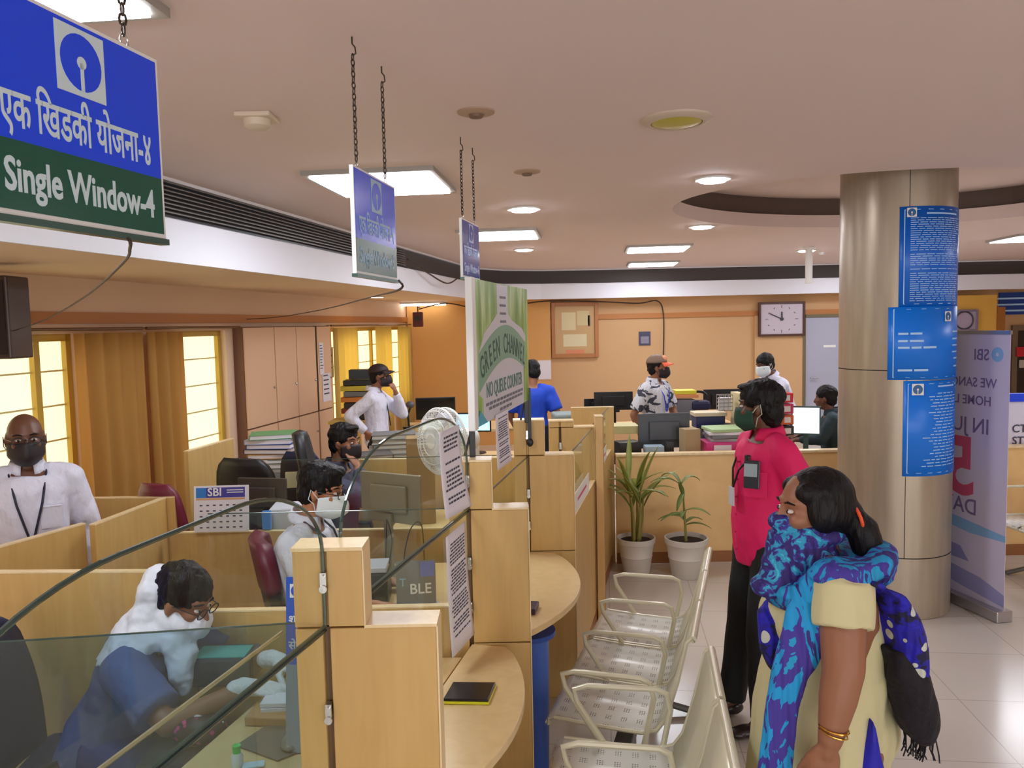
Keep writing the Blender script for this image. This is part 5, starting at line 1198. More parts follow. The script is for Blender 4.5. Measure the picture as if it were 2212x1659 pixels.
# calendar, papers on the long low screen
c = at(420, 1150, Y=4.13); t = thing('desk_calendar', 'bank calendar with blue header leaning on the long low screen', 'calendar', c); M = frame(c+V((-.0, 0, -.0)), (1, .03, 0), (-.04, .12, 1))
wdc, htc = .29, .245; MB().prism(rect(0, 0, wdc, htc), M, .004).build('sheet', paper_m, t); MB().prism(rect(.012, htc*.74, wdc-.02, htc-.01), M @ Matrix.Translation((0, 0, .004)), .001).build('header', mat('cal_indigo', (62, 56, 150), .5), t); MB().prism(rect(.012, htc*.74, .065, htc-.01), M @ Matrix.Translation((0, 0, .005)), .001).build('header_square', mat('cal_blue', (40, 120, 200), .5), t)
MB().prism(rect(.012, htc*.69, wdc-.02, htc*.73), M @ Matrix.Translation((0, 0, .004)), .001).build('coloured_line', mat('cal_orange', (210, 160, 110), .5), t)
text_mesh('printed_word', 'SBI', .06, white_m, M @ Matrix.Translation((.072, htc*.78, .0055)), t, off=.001); mb = MB()
for k in range(2): mb.prism(rect(.175, htc*(.84+.05*k), .262, htc*(.86+.05*k)), M @ Matrix.Translation((0, 0, .0055)), .0005)
mb.build('header_print', white_m, t); mb = MB()
for r_ in range(5):
    for q in range(7): mb.prism(rect(.03+.035*q, htc*(.08+.12*r_), .045+.035*q, htc*(.11+.12*r_)), M @ Matrix.Translation((0, 0, .004)), .0006)
mb.build('date_grid', ink_m, t)
c = at(622, 1120, Y=4.3); box_thing('desk_printer', 'white printer with papers right of the calendar', 'printer', c+V((0, .05, -.02)), (.2, .2, .17), mat('printer_white', (208, 208, 220), .5), .1, .01)
c = at(574, 1130, Y=4.16); box_thing('blue_packet', 'small bright blue packet between calendar and printer', 'packet', (c.x, c.y+.02, .975), (.045, .03, .10), mat('packet_blue', (60, 130, 210), .4))
box_thing('note_block', 'cream block of notes behind the masked clerk head', 'paper', at(638, 1036, Y=4.9), (.12, .03, .10), mat('cream_note', (226, 216, 170), .7), .2)
# near desk behind first divider
c = at(628, 1345, Y=2.25); t = thing('blue_standee', 'narrow blue tent card with white marks left of the nearest divider', 'sign', c); M = frame(c+V((-.018, 0, -.125)), (1, -.1, 0), (0, .12, 1)); MB().prism(rect(0, 0, .10, .255), M, .004).build('card', mat('card_blue', (28, 84, 196), .35), t)
logo(t, M @ Matrix.Translation((.032, .215, .0045)), .04, mat('card_blue', (0,0,0)), white_m); text_mesh('hindi_lettering', 'शाखा', .034, white_m, M @ Matrix.Translation((.008, .12, .0045)), t, off=.0005); text_mesh('hindi_lettering', 'सेवा', .034, white_m, M @ Matrix.Translation((.008, .045, .0045)), t, off=.0005)
MB().prism(rect(.0, -(c.z-.125-.762)*1.0, .1, 0), M @ Matrix.Translation((0, 0, -.03)), .034).build('stand', mat('stand_clear', (150, 160, 170), .2), t)
pts = [at(510, 1612, z=.762), at(600, 1645, z=.762), at(664, 1618, z=.762), at(660, 1560, z=.762), at(580, 1566, z=.762)]
t = tag(MB().prism([(p.x, p.y) for p in pts], Matrix.Translation((0, 0, .762)), .004).build('mouse_pad', mat('pad_grey', (104, 98, 88), .7), None), 'dark grey mouse pad on the desk left of the nearest divider', 'mouse pad')
c = at(632, 1604, z=.772); t = thing('computer_mouse', 'grey computer mouse on the mouse pad', 'mouse', (c.x, c.y, .766)); MB().ell((c.x, c.y, .776), (.033, .052, .018)).build('shell', mat('mouse_grey', (124, 118, 108), .3), t, smooth=True); MB().ell((c.x, c.y+.025, .79), (.004, .008, .005)).build('wheel', black_m, t, smooth=True)
c = at(513, 1655, z=.762); t = thing('glue_bottle', 'small white bottle with bright green cap at the bottom edge', 'bottle', c); MB().lathe([(.001, 0), (.016, 0), (.017, .03), (.012, .04), (.001, .041)], c).build('body', white_m, t, smooth=True); MB().lathe([(.011, .038), (.012, .062), (.001, .064), (.001, .038)], c).build('cap', mat('cap_green', (60, 200, 90), .35), t, smooth=True)
c = at(548, 1655, z=.762); box_thing('paper_slip', 'white and pale blue slip beside the green capped bottle', 'paper', c+V((0, 0, .004)), (.06, .03, .005), mat('slip_blue', (190, 214, 226), .6), .2, .001)
c = at(488, 1462, Y=2.72); t = thing('passbook_printer', 'low black passbook printer with teal light painted on top behind the clerk hands', 'printer', (c.x, c.y, .762)); MB().box((c.x, c.y, .762+.05), (.22, .14, .1)).build('body', dgrey_m, t, bevel=.008); MB().box((c.x, c.y-.01, .865), (.18, .1, .004)).build('teal_light_patch', mat('teal_light_paint', (70, 170, 160), .3), t)  # teal light on the top edge is painted as a flat strip
c = at(600, 1525, Y=2.42); box_thing('cash_box', 'small brown carton under the gloved hands', 'box', (c.x, c.y, .762+.015), (.18, .10, .028), mat('carton_brown', (190, 140, 90), .6), -.1)
for k in range(2):
    box_thing('bank_note_bundle', ['white bundle of slips held by the gloved hands, on top', 'lower white bundle of slips beneath the gloved hands'][k], 'papers', (c.x+.02, c.y+.03, .762+.048-.015*k+.0), (.15, .075, .013), paper_m, .1*k, .001)
c = at(430, 1575, z=.72); t = thing('floral_pouch', 'black pouch with pink spots at the inner edge of the nearest glass', 'pouch', c); fp_m = bpy.data.materials.new('pouch_spots'); fp_m.use_nodes = True; N, L = nodes(fp_m); b = N['Principled BSDF']; vo = N.new('ShaderNodeTexVoronoi'); vo.inputs['Scale'].default_value = 45; r = ramp(N, [(.25, (220, 60, 140)), (.38, (26, 22, 40))]); tc = N.new('ShaderNodeTexCoord'); L.new(tc.outputs['Object'], vo.inputs[0]); L.new(vo.outputs[0], r.inputs[0]); L.new(r.outputs[0], b.inputs[0])
mb = MB(); mb.ell(c, (.09, .06, .05)); mb.build('pouch_body', fp_m, t, smooth=True); MB().tube([c+V((-.08, 0, .02)), c+V((0, -.01, .05)), c+V((.08, 0, .02))], .004, 6).build('zip', white_m, t)
ps = thing('pouch_stand', 'small dark side table under the floral pouch', 'table', (c.x, c.y, 0)); MB().span((c.x-.15, c.y-.12, c.z-.07), (c.x+.15, c.y+.12, c.z-.05)).build('top', dgrey_m, ps); MB().cyl((c.x, c.y, 0), (c.x, c.y, c.z-.07), .03).build('leg', black_m, ps)
# phone on the curved shelf
q = [at(955, 1521, z=.8), at(1056, 1523, z=.8), at(1073, 1482, z=.8), at(978, 1481, z=.8)]; cc_ = sum(q, V())/4; t = thing('stamp_pad', 'black tablet-like pad with yellow rim on the curved shelf', 'pad', (cc_.x, cc_.y, .8))
MB().prism([(p.x, p.y) for p in q], Matrix.Translation((0, 0, .7995)), .008).build('yellow_rim', mat('rim_yellow', (206, 206, 30), .4), t, bevel=.002); MB().prism([(cc_.x+(p.x-cc_.x)*.97, cc_.y+(p.y-cc_.y)*.95) for p in q], Matrix.Translation((0, 0, .8077)), .008).build('black_case', mat('case_black', (22, 18, 26), .25), t, bevel=.003)
box_thing('stapler', 'small dark purple object on the rounded shelf behind', 'stapler', at(1157, 1322, z=.8)+V((-.012, .02, .012)), (.04, .1, .024), mat('purple_dark', (54, 30, 60), .4), -.2)
# blue bin below the second shelf
t = thing('dust_bin', 'blue plastic bin standing under the rounded shelf', 'bin', (.05, 3.27, 0)); mb = MB(); mb.loft([(V((.05, 3.27, z_)), V((r_*.8, 0, 0)), V((0, r_, 0))) for z_, r_ in ((0.002, .09), (.35, .10), (.68, .105))], 24); mb.build('bucket', mat('bin_blue', (66, 104, 196), .4), t, smooth=True); MB().lathe([(.09, .68), (.112, .68), (.112, .70), (.09, .70)], (.05, 3.27, 0)).build('rim', mat('bin_blue_dark', (50, 80, 170), .4), t)
# things on the masked clerk's desk, seen through the lower glass
DZ = .761
c = at(857, 1300, Y=3.35); zt = at(862, 1214, Y=3.36).z-DZ-.028; t = thing('acrylic_sign', 'clear acrylic desk sign with pale letters behind the long taped notice', 'sign', (c.x, 3.35, DZ)); M = frame((c.x, 3.35, DZ+.028), (1, .12, 0), (0, .12, 1)); ws = .172
MB().prism(rect(0, 0, ws, zt), M, .003).build('sheet', mat('acrylic_grey', (116, 120, 122), .15), t); MB().prism(rect(ws*.62, zt*.62, ws*.97, zt*.96), M @ Matrix.Translation((0, 0, .003)), .0006).build('blue_corner', mat('acr_blue', (104, 120, 196), .3), t); text_mesh('pale_letters', 'BLE', .062, white_m, M @ Matrix.Translation((ws*.33, zt*.24, .0038)), t, off=.0008); text_mesh('pale_letter', 'T', .05, mat('letter_sky', (140, 180, 210), .4), M @ Matrix.Translation((ws*.08, zt*.42, .0038)), t)
MB().box((c.x+ws/2, 3.36, DZ+.014), (ws+.02, .07, .027)).build('foot', mat('clear_foot', (180, 186, 186), .15), t)
c = at(812, 1215, Y=3.5); box_on('note_counter', 'black note counting machine with a pale lid on top, right of the masked clerk', 'machine', 805, 1228, 3.5, .15, .16, DZ, black_m, .05, .01)
zc = at(805, 1228, Y=3.5).z; box_thing('paper_tray', 'pale grey lid on top of the note counting machine', 'tray', (at(805, 1228, Y=3.5).x, 3.5, zc+.0125), (.14, .15, .024), mat('lid_grey', (180, 182, 192), .4), .05)  # lid of the note counter, built as a box of its own
c2_ = at(812, 1300, Y=3.12); t = thing('paper_pile', 'white papers standing behind the nearest divider post', 'papers', (c2_.x, 3.12, DZ)); MB().box((c2_.x, 3.12, DZ+.05), (.07, .05, .10)).build('sheets', paper_m, t)
cable([(c.x+.06, 3.5, zc+.02), (c.x+.07, 3.54, zc+.12), (c.x+.04, 3.6, zc+.2), (c.x+.02, 3.7, zc+.12), (c.x+.0, 3.72, DZ+.003)], 'thin black wire arching over the note counting machine', .003, black_m)
cable([(c.x+.12, 3.5, DZ+.004), (c.x+.13, 3.5, DZ+.2), (c.x+.16, 3.55, DZ+.32), (c.x+.2, 3.62, DZ+.3), (c.x+.2, 3.66, DZ+.004)], 'second thin black wire beside the acrylic sign', .003, black_m)

# ---------------------------------------------------------------- office chairs
def office_chair(label, loc, rz, back_m, top_m=None, zt=1.05, wd=.46, group='swivel office chairs', hb=.52, arms=True):
    t = thing('office_chair', label, 'chair', (0, 0, 0), 0, group)
    mb = MB(); z0 = zt-hb
    def fb(u, v):
        x = -.235-.09*v-.035*cos((u-.5)*PI); w_ = wd*(.82+.18*sin(PI*min(1, v*1.1)))*(1 if v < .85 else 1-.35*((v-.85)/.15)**2); return V((x, (u-.5)*w_, z0+hb*v))
    q = MB(); q.grid(fb, 10, 12); q.build('backrest', back_m, t, smooth=True, solid=.055)
    if top_m: q = MB(); q.grid(lambda u, v: fb(u, .62+.385*v)+V((0, (u-.5)*.012, .002)), 10, 8); q.build('headrest', top_m, t, smooth=True, solid=.066)
    mb.box((0, 0, .47), (.46, .46, .07)); mb.build('seat', back_m, t, bevel=.03)
    MB().tube([(-.1, 0, .43), (-.27, 0, .44), (-.285, 0, z0+.1)], .018, 8).build('back_bar', black_m, t, smooth=True); MB().cyl((0, 0, .09), (0, 0, .44), .028).build('column', black_m, t)
    for s_ in ((-1, 1) if arms else ()): MB().tube([(.08, s_*.25, .46), (.1, s_*.28, .55), (.08, s_*.28, .66), (-.14, s_*.28, .67), (-.2, s_*.27, .62)], .016, 8).build('armrest', black_m, t, smooth=True)
    for k in range(5): a = 2*PI*k/5; lg = MB().tube([(0, 0, .1), (.27*cos(a), .27*sin(a), .06)], [.025, .014], 8).build('foot_spoke', black_m, t, smooth=True); MB().ell((.27*cos(a), .27*sin(a), .03), (.028, .028, .028), n=10, m=6).build('castor', black_m, lg, smooth=True)
    t.location = loc; t.rotation_euler = (0, 0, rz); return t
bf = mat('chair_black', (24, 22, 26), .5); mar = mat('chair_maroon', (108, 26, 48), .45); navy_f = mat('chair_navy', (28, 32, 62), .55)
c = at(552, 1010, Y=5.05); office_chair('large black swivel chair below the pile of colourful files', (c.x+.1, 5.15, 0), 1.25, bf, zt=at(560, 978, Y=5.05).z, wd=.44)
c = at(634, 1010, Y=5.2); office_chair('dark swivel chair between the large black chair and the navy shirted man', (c.x+.05, 5.62, 0), 1.5, navy_f, zt=1.17, wd=.3)
c = at(688, 945, Y=5.6); office_chair('black swivel chair just behind the navy shirted man', (-1.03, 5.04, 0), 0.15, bf, zt=at(688, 925, Y=5.2).z, wd=.40)
c = at(556, 1230, Y=3.55); office_chair('maroon topped black chair of the clerk in the white mask', (c.x+.36, 3.60, 0), .35, bf, mar, zt=at(556, 1162, Y=3.5).z, wd=.44)
office_chair('dark chair of the clerk in the white scarf', (-1.53, 2.67, 0), .1, navy_f, zt=1.0, wd=.44, arms=False)
office_chair('empty navy chair in front of the clerk in the white scarf, behind the smoky glass', (-1.28, 2.12, 0), .9, navy_f, zt=.98, wd=.5)
office_chair('maroon swivel chair behind the calendar at left', (-1.86, 4.62, 0), 1.2, mar, zt=1.16, wd=.3)
office_chair('maroon chair of the seated person beside the column', (at(1790, 930, Y=7.6).x+.12, 7.75, 0), PI-.5, mar, zt=1.08, wd=.4)


# ---------------------------------------------------------------- the people
def tr(p): return V(p)
pink = mat('shirt_magenta', (226, 20, 98), .7, bump=.45, bscale=11, stretch=(1, 1, .6))
down = lambda s_: ((.12, 0, -1), (0, s_, 0), (1, 0, 0), (.35, .4, .4, .45), .4)
std = dict(hpL=(0, .09, .9), hpR=(0, -.09, .9), knL=(.02, .1, .5), knR=(.02, -.1, .5), anL=(-.01, .1, .085), anR=(-.01, -.1, .085))
# man in the magenta shirt
J = dict(pelvis=(0, 0, .93), neck=(-.01, 0, 1.445), head=(.02, 0, 1.582), shL=(-.02, .165, 1.375), shR=(-.02, -.165, 1.375), elL=(-.13, .225, 1.10), elR=(-.13, -.2, 1.10), wrL=(-.06, .23, .86), wrR=(-.10, -.19, .86),
         hdL=down(1), hdR=down(-1), hpL=(0, .09, .9), hpR=(0, -.09, .9), knL=(.06, .1, .5), knR=(.06, -.1, .5), anL=(.04, .10, .085), anR=(.10, -.12, .085))
HR = RM(-.62, .08); t = person('man in a bright magenta shirt and black trousers looking away from the camera', (1.20, 3.75, 0), PI+.18, J, skin_b, pink, blk_cloth, voxel=.0085, sleeve='short', headR=HR, hairk=dict(voxel=.008, vol=1.07, low=.012, fringe=.6), shirt_low=-.33, belly=.02, breadth=.95, sleeve_r=.022)
mask_patch(t, J['head'], HR, mat('mask_green', (24, 66, 50), .7), lm=mat('loop_pale', (190, 206, 190), .6))
for c_ in t.children:
    if c_.name.startswith('face_mask'): c_.matrix_parent_inverse = Matrix.Identity(4)
eyes(t, J['head'], HR)
p = V((.122, .125, 1.25)); Rq = Matrix.Rotation(.86, 3, 'Z') @ Matrix.Rotation(-.12, 3, 'Y')
mb = MB(); mb.box(p+V((-.02, 0, -.02)), (.012, .105, .12), Rq); p_build(mb, 'chest_pocket', pink, t, bevel=.003)
mb = MB(); mb.box(p+V((.0, 0, .03)), (.010, .072, .13), Rq); p_build(mb, 'phone', mat('phone_slate', (44, 50, 62), .2), t, bevel=.004)
mb = MB(); mb.box(p+V((.006, 0, .05)), (.004, .06, .06), Rq); p_build(mb, 'phone_screen', mat('phone_pale', (160, 180, 190), .1), t)
mb = MB(); nk = V(J['neck'])
for y in (-1, 1): mb.tube([nk+V((.0, .07*y, .0)), nk+V((.1, .07*y, -.08)), nk+V((.15, .03*y, -.16)), nk+V((.165, .0, -.25))], .005, 6)
p_build(mb, 'lanyard', black_m, t); mb = MB(); mb.box(nk+V((.172, 0, -.29)), (.006, .055, .09)); p_build(mb, 'id_card', badge_m, t, bevel=.002); mb = MB(); mb.box(nk+V((.12, .06, -.12)), (.02, .03, .07)); p_build(mb, 'clip', black_m, t, bevel=.004)
mb = MB()
for k in range(6): mb.cyl(V((.118+.008*(k > 1), 0, 1.32-.085*k)), V((.136+.008*(k > 1), 0, 1.32-.085*k)), .005, n=8)
p_build(mb, 'buttons', mat('button_pink', (190, 30, 90), .4), t)

# woman in front
cream_c = mat('kurta_cream', (206, 198, 152), .8, bump=.5, bscale=10, stretch=(1, 1, .4))
def scarf_mat(name, cols, scale, stretch=(1, 1, .5), spots=None, dist=1.6):
    m = bpy.data.materials.new(name); m.use_nodes = True; N, L = nodes(m); b = N['Principled BSDF']; tc = N.new('ShaderNodeTexCoord'); mp = N.new('ShaderNodeMapping'); mp.inputs['Scale'].default_value = stretch
    n = N.new('ShaderNodeTexNoise'); n.inputs['Scale'].default_value = scale; n.inputs['Detail'].default_value = 5; n.inputs['Distortion'].default_value = dist; r = ramp(N, cols); r.color_ramp.interpolation = 'CONSTANT'
    L.new(tc.outputs['Object'], mp.inputs[0]); L.new(mp.outputs[0], n.inputs[0]); L.new(n.outputs[0], r.inputs[0]); out = r.outputs[0]
    if spots:
        v = N.new('ShaderNodeTexVoronoi'); v.inputs['Scale'].default_value = spots[0]; L.new(tc.outputs['Object'], v.inputs[0]); q = N.new('ShaderNodeMath'); q.operation = 'LESS_THAN'; q.inputs[1].default_value = spots[1]; L.new(v.outputs[0], q.inputs[0])
        x = N.new('ShaderNodeMix'); x.data_type = 'RGBA'; x.inputs[7].default_value = (*lin(spots[2]), 1); L.new(q.outputs[0], x.inputs[0]); L.new(out, x.inputs[6]); out = x.outputs[2]
    L.new(out, b.inputs['Base Color']); b.inputs['Roughness'].default_value = .75
    w_ = N.new('ShaderNodeTexWave'); w_.inputs['Scale'].default_value = 14; w_.inputs['Distortion'].default_value = 4; bp = N.new('ShaderNodeBump'); bp.inputs['Strength'].default_value = .4; bp.inputs['Distance'].default_value = .01; L.new(mp.outputs[0], w_.inputs[0]); L.new(w_.outputs[1], bp.inputs['Height']); L.new(bp.outputs[0], b.inputs['Normal'])
    return m
sc_face = scarf_mat('scarf_purple_cyan', [(0, (46, 30, 104)), (.47, (60, 48, 140)), (.53, (44, 150, 190)), (.66, (70, 190, 214))], 24, (1, 1, 1))
sc_band = scarf_mat('scarf_big_patches', [(0, (28, 150, 200)), (.40, (66, 50, 150)), (.5, (24, 150, 212)), (.6, (54, 40, 122))], 9, (1, 1, .4))
sc_back = scarf_mat('scarf_royal_print', [(0, (20, 16, 60)), (.42, (26, 20, 150)), (.5, (30, 24, 176)), (.7, (20, 18, 70))], 14, (1, 1, 1), (17, .30, (196, 200, 186)))
sc_blk = mat('scarf_black', (22, 16, 24), .85, bump=.5, bscale=40)
J = dict(pelvis=(0, 0, .80), neck=(.035, 0, 1.30), head=(.078, 0, 1.445), shL=(.055, .175, 1.262), shR=(.02, -.175, 1.235), elL=(.080, .245, 1.075), elR=(.0, -.24, 1.0), wrL=(.128, .275, .888), wrR=(-.02, -.22, .80),
         hdL=((.22, 0, -1), (.25, 1, 0), (1, 0, 0), (.25, .3, .35, .4), .8), hdR=((.2, 0, -1), (0, -1, 0), (1, 0, 0), (.4,)*4, .4), hpL=(0, .09, .78), hpR=(0, -.09, .78), knL=(.03, .09, .43), knR=(.03, -.09, .43), anL=(0, .09, .08), anR=(0, -.09, .08))
HR = RM(.10, .05); t = thing('person', 'woman in a cream tunic and blue patterned scarf standing nearest the camera', 'person'); b_ = MB()
b_.loft(torso_secs(V(J['pelvis']), V(J['neck']), 1.15, -.004, 0, .03)); b_.cap(V(J['neck'])-V((0, 0, .05)), .056, V(J['head'])+V((-.02, 0, -.05)), .052); head_shapes(b_, J['head'], HR, .97)
for s_ in ('L', 'R'):
    sh, el, wr = V(J['sh'+s_]), V(J['el'+s_]), V(J['wr'+s_]); b_.cap(sh, .066, el, .055); b_.tube([el+V((0,0,.02)), el, el*.6+wr*.4, wr], [.05, .054, .049, .030], 14); b_.cap(el, .05, el, .05); b_.cap(V(J['neck'])*.4+sh*.6, .06, sh, .066)
    d, n_, sd, cu, th = J['hd'+s_]; hand_shapes(b_, wr, d, n_, sd, .98, cu, th)
    hp, kn, an = V(J['hp'+s_]), V(J['kn'+s_]), V(J['an'+s_]); b_.cap(hp, .1, kn, .065); b_.cap(kn, .065, an, .038); b_.cap(an, .036, an+V((.12, 0, -.045)), .03)
fuse(b_, 'body', skin_a, t, .0065, 4)
q = MB(); q.loft([(V((.06, 0, .36)), V((.225, 0, 0)), V((0, .235, 0))), (V((.055, 0, .6)), V((.205, 0, 0)), V((0, .215, 0))), (V((.05, 0, .78)), V((.187, 0, 0)), V((0, .205, 0))), (V((.04, 0, .92)), V((.172, 0, 0)), V((0, .19, 0))), (V((.02, 0, 1.03)), V((.165, 0, 0)), V((0, .17, 0))), (V((.035, 0, 1.13)), V((.168, 0, 0)), V((0, .175, 0))), (V((.025, 0, 1.2)), V((.15, 0, 0)), V((0, .18, 0))), (V((.025, 0, 1.26)), V((.115, 0, 0)), V((0, .16, 0))), (V((.03, 0, 1.30)), V((.08, 0, 0)), V((0, .09, 0)))], 28)
q.ell((.11, .07, 1.12), (.09, .08, .085)); q.ell((.11, -.07, 1.12), (.09, .08, .085)); q.ell((-.03, 0, .80), (.14, .17, .16))
for s_ in ('L', 'R'):
    sh, el = V(J['sh'+s_]), V(J['el'+s_]); q.tube([sh+V((0, 0, .03)), sh+(el-sh)*.2, sh+(el-sh)*.48], [.078, .082, .080], 18); q.cap(V(J['neck'])*.35+sh*.65, .065, sh, .078)
fuse(q, 'kurta', cream_c, t, .008, 3, disp=lambda p: .016*noise.noise(V((p.x*12+3, p.y*12, p.z*2.4)))*(1 if p.z < 1.0 else .5)+.004*noise.noise(V((p.x*24, p.y*24, p.z*10))))
q = MB()
for s_, yy in (('L', .105), ('R', -.105)): q.tube([(.0, yy, .84), (.0, yy, .6), (.01, yy, .4), (.0, yy, .1)], [.08, .085, .085, .06], 16)
q.loft([(V((-.02, .172, .91-.1*k)), V((.004+.026*k, 0, 0)), V((0, .044+.003*k, 0))) for k in range(6)], 16)
fuse(q, 'salwar', mat('salwar_blue', (22, 18, 170), .6, bump=.3, bscale=12), t, .009, 2)
for s_ in ('L', 'R'):
    an = V(J['an'+s_]); k = MB(); k.ell(an+V((.05, 0, -.05)), (.13, .045, .026)); fuse(k, 'sandal', blk_shoe, t, .009, 1)
H0 = V(J['head'])
hd_ = MB(); hd_.ell(H0+V((-.030, 0, .042)), (.099, .084, .084)); hd_.ell(H0+V((-.062, 0, .0)), (.066, .08, .085))
for y in (-1, 1): hd_.ell(H0+V((-.02, .064*y, .008)), (.052, .028, .064)); hd_.ell(H0+V((.018, .054*y, .058)), (.045, .026, .034))
hd_.cap(H0+V((-.09, .02, .0)), .05, H0+V((-.125, .02, -.03)), .036); hd_.tube([H0+V((-.11, .03, -.01)), H0+V((-.135, .035, -.05)), H0+V((-.152, .04, -.11)), H0+V((-.16, .04, -.18)), H0+V((-.155, .03, -.26))], [.03, .046, .045, .034, .014], 14)
fuse(hd_, 'hair', hair_m, t, .007, 4, disp=lambda p: .002*noise.noise(V((p.x*60, p.y*60, p.z*14))))
mb = MB(); c0 = H0+V((-.118, .028, -.018)); mb.tube([c0+V((.012*cos(a), .045*sin(a), .04*cos(a))) for a in [2*PI*k/18 for k in range(18)]], .005, 8, True); p_build(mb, 'hair_tie', mat('tie_orange', (236, 84, 40), .5), t, smooth=True)
eyes(t, H0, HR, .97)
q = MB(); q.ell(H0+HR @ V((.028, 0, -.072)), (.086, .077, .05), HR); q.ell(H0+V((.075, 0, -.032)), (.046, .046, .028)); q.ell(H0+V((-.03, 0, -.07)), (.07, .078, .035)); q.tube([H0+V((.05, 0, -.07)), H0+V((.055, 0, -.12)), H0+V((.07, .01, -.17)), H0+V((.085, .02, -.22))], [.072, .07, .076, .07], 18)
q.ell(H0+V((.125, .03, -.215)), (.055, .06, .035)); q.ell(H0+V((.02, 0, -.13)), (.1, .1, .06))
fuse(q, 'face_scarf', sc_face, t, .0075, 3, disp=lambda p: .006*noise.noise(V((p.x*14, p.y*14, p.z*34))))
q = MB(); sh = V(J['shL'])
# wrap lying round neck and over the shoulders
q.loft([(V((.03+.135*cos(a), .165*sin(a), 1.275-.03*cos(a)+.02*abs(sin(a))-.05*(cos(a) > .3))), V((0, 0, .045)), V((.052*cos(a), .052*sin(a), .02))) for a in [2*PI*k/28 for k in range(28)]], 12, closed=True, caps=False)
q.loft([(V((.12, .10, 1.25)), V((.04, .03, 0)), V((.0, .01, .06))), (V((.08, .16, 1.29)), V((.05, .0, .0)), V((0, .02, .05))), (V((.0, .18, 1.31)), V((.05, 0, 0)), V((0, .03, .03))), (V((-.08, .15, 1.29)), V((.03, .03, .03)), V((0, .05, -.0)))], 14)
q.ell((-.06, 0, 1.28), (.09, .15, .055)); q.ell((.05, .165, 1.305), (.095, .07, .042)); q.ell((.10, 0, 1.24), (.08, .13, .06))
fuse(q, 'shoulder_wrap', sc_band, t, .008, 3, disp=lambda p: .010*noise.noise(V((p.x*8, p.y*8, p.z*46))))
q = MB() # printed part over the far side of the back and down
q.loft([(V((.10, .165, 1.235)), V((.05, .02, -.02)), V((0, .02, .012))), (V((.03, .19, 1.275)), V((.06, .01, 0)), V((0, .04, .02))), (V((-.05, .17, 1.275)), V((.06, .0, .03)), V((0, .07, .012))), (V((-.10, .13, 1.22)), V((.06, .0, .045)), V((0, .10, 0))), (V((-.125, .12, 1.13)), V((.058, .0, .02)), V((0, .11, 0))), (V((-.135, .12, 1.05)), V((.055, .0, .0)), V((0, .10, 0))), (V((-.14, .12, .98)), V((.05, .0, 0)), V((0, .09, 0))), (V((-.145, .12, .93)), V((.03, .0, 0)), V((0, .07, 0)))], 22)
q.loft([(V((.14, -.04, 1.17)), V((.03, 0, .0)), V((0, .06, 0))), (V((.19, .0, 1.12)), V((.04, 0, .02)), V((0, .06, 0))), (V((.205, .03, 1.05)), V((.03, 0, .0)), V((0, .05, 0))), (V((.2, .04, .99)), V((.012, 0, 0)), V((0, .03, 0)))], 14)
fuse(q, 'printed_drape', sc_back, t, .008, 2, disp=lambda p: .009*noise.noise(V((p.x*22, p.y*22, p.z*7))))
q = MB(); q.loft([(V((-.10, .15, 1.10)), V((.04, 0, 0)), V((0, .05, 0))), (V((-.13, .16, 1.02)), V((.06, 0, 0)), V((0, .07, 0))), (V((-.155, .15, .94)), V((.062, 0, 0)), V((0, .07, 0))), (V((-.17, .14, .87)), V((.052, 0, 0)), V((0, .06, 0))), (V((-.185, .13, .82)), V((.035, 0, 0)), V((0, .05, 0)))], 18); bk = fuse(q, 'black_drape', sc_blk, t, .008, 2, disp=lambda p: .010*noise.noise(V((p.x*30, p.y*30, p.z*9))))
mb = MB(); rn = random.Random(2)
for k in range(26): x = -.215+.07*k/26; y = .11+.05*rn.random(); z0_ = .845-.02*rn.random(); mb.tube([(x, y, z0_), (x+rn.uniform(-.01, .01), y, z0_-.04), (x+rn.uniform(-.014, .014), y, z0_-.065)], .002, 5)
o = mb.build('tassels', sc_blk, None); o.parent = bk
q = MB() # long front end hanging down the near side
q.loft([(V((.10, .13, 1.26)), V((.075, -.02, 0)), V((.01, .03, 0))), (V((.14, .165, 1.15)), V((.07, -.02, 0)), V((.01, .028, 0))), (V((.20, .175, 1.02)), V((.046, -.015, 0)), V((.008, .024, 0))), (V((.225, .18, .9)), V((.044, -.01, 0)), V((.006, .022, 0))), (V((.24, .185, .78)), V((.046, -.01, 0)), V((.006, .02, 0))), (V((.25, .19, .69)), V((.046, -.01, 0)), V((.006, .018, 0)))], 20)
fr_ = fuse(q, 'front_end', sc_band, t, .0075, 2, disp=lambda p: .008*noise.noise(V((p.x*40, p.y*40, p.z*3))))
mb = MB()
for k in range(22): x = .207+.088*k/22; mb.tube([(x, .19, .715), (x+.006*sin(k*2.1), .197, .66), (x+.012*sin(k*1.7), .198, .60)], .0032, 5)
o = mb.build('fringe', mat('fringe_cyan', (48, 150, 196), .7), None); o.parent = fr_
mb = MB(); wr = V(J['wrL']); mb.tube([wr+V((-.012, 0, .045))+V((.036*cos(a), .036*sin(a), .006*cos(a))) for a in [2*PI*k/24 for k in range(24)]], .003, 6, True); mb.tube([wr+V((-.01, 0, .033))+V((.035*cos(a), .035*sin(a), .01*cos(a))) for a in [2*PI*k/24 for k in range(24)]], .0022, 6, True); p_build(mb, 'gold_bangle', mat('gold', (220, 170, 80), .2, 1), t, smooth=True)
t.location = (.935, 2.25, 0); t.rotation_euler = (0, 0, PI)

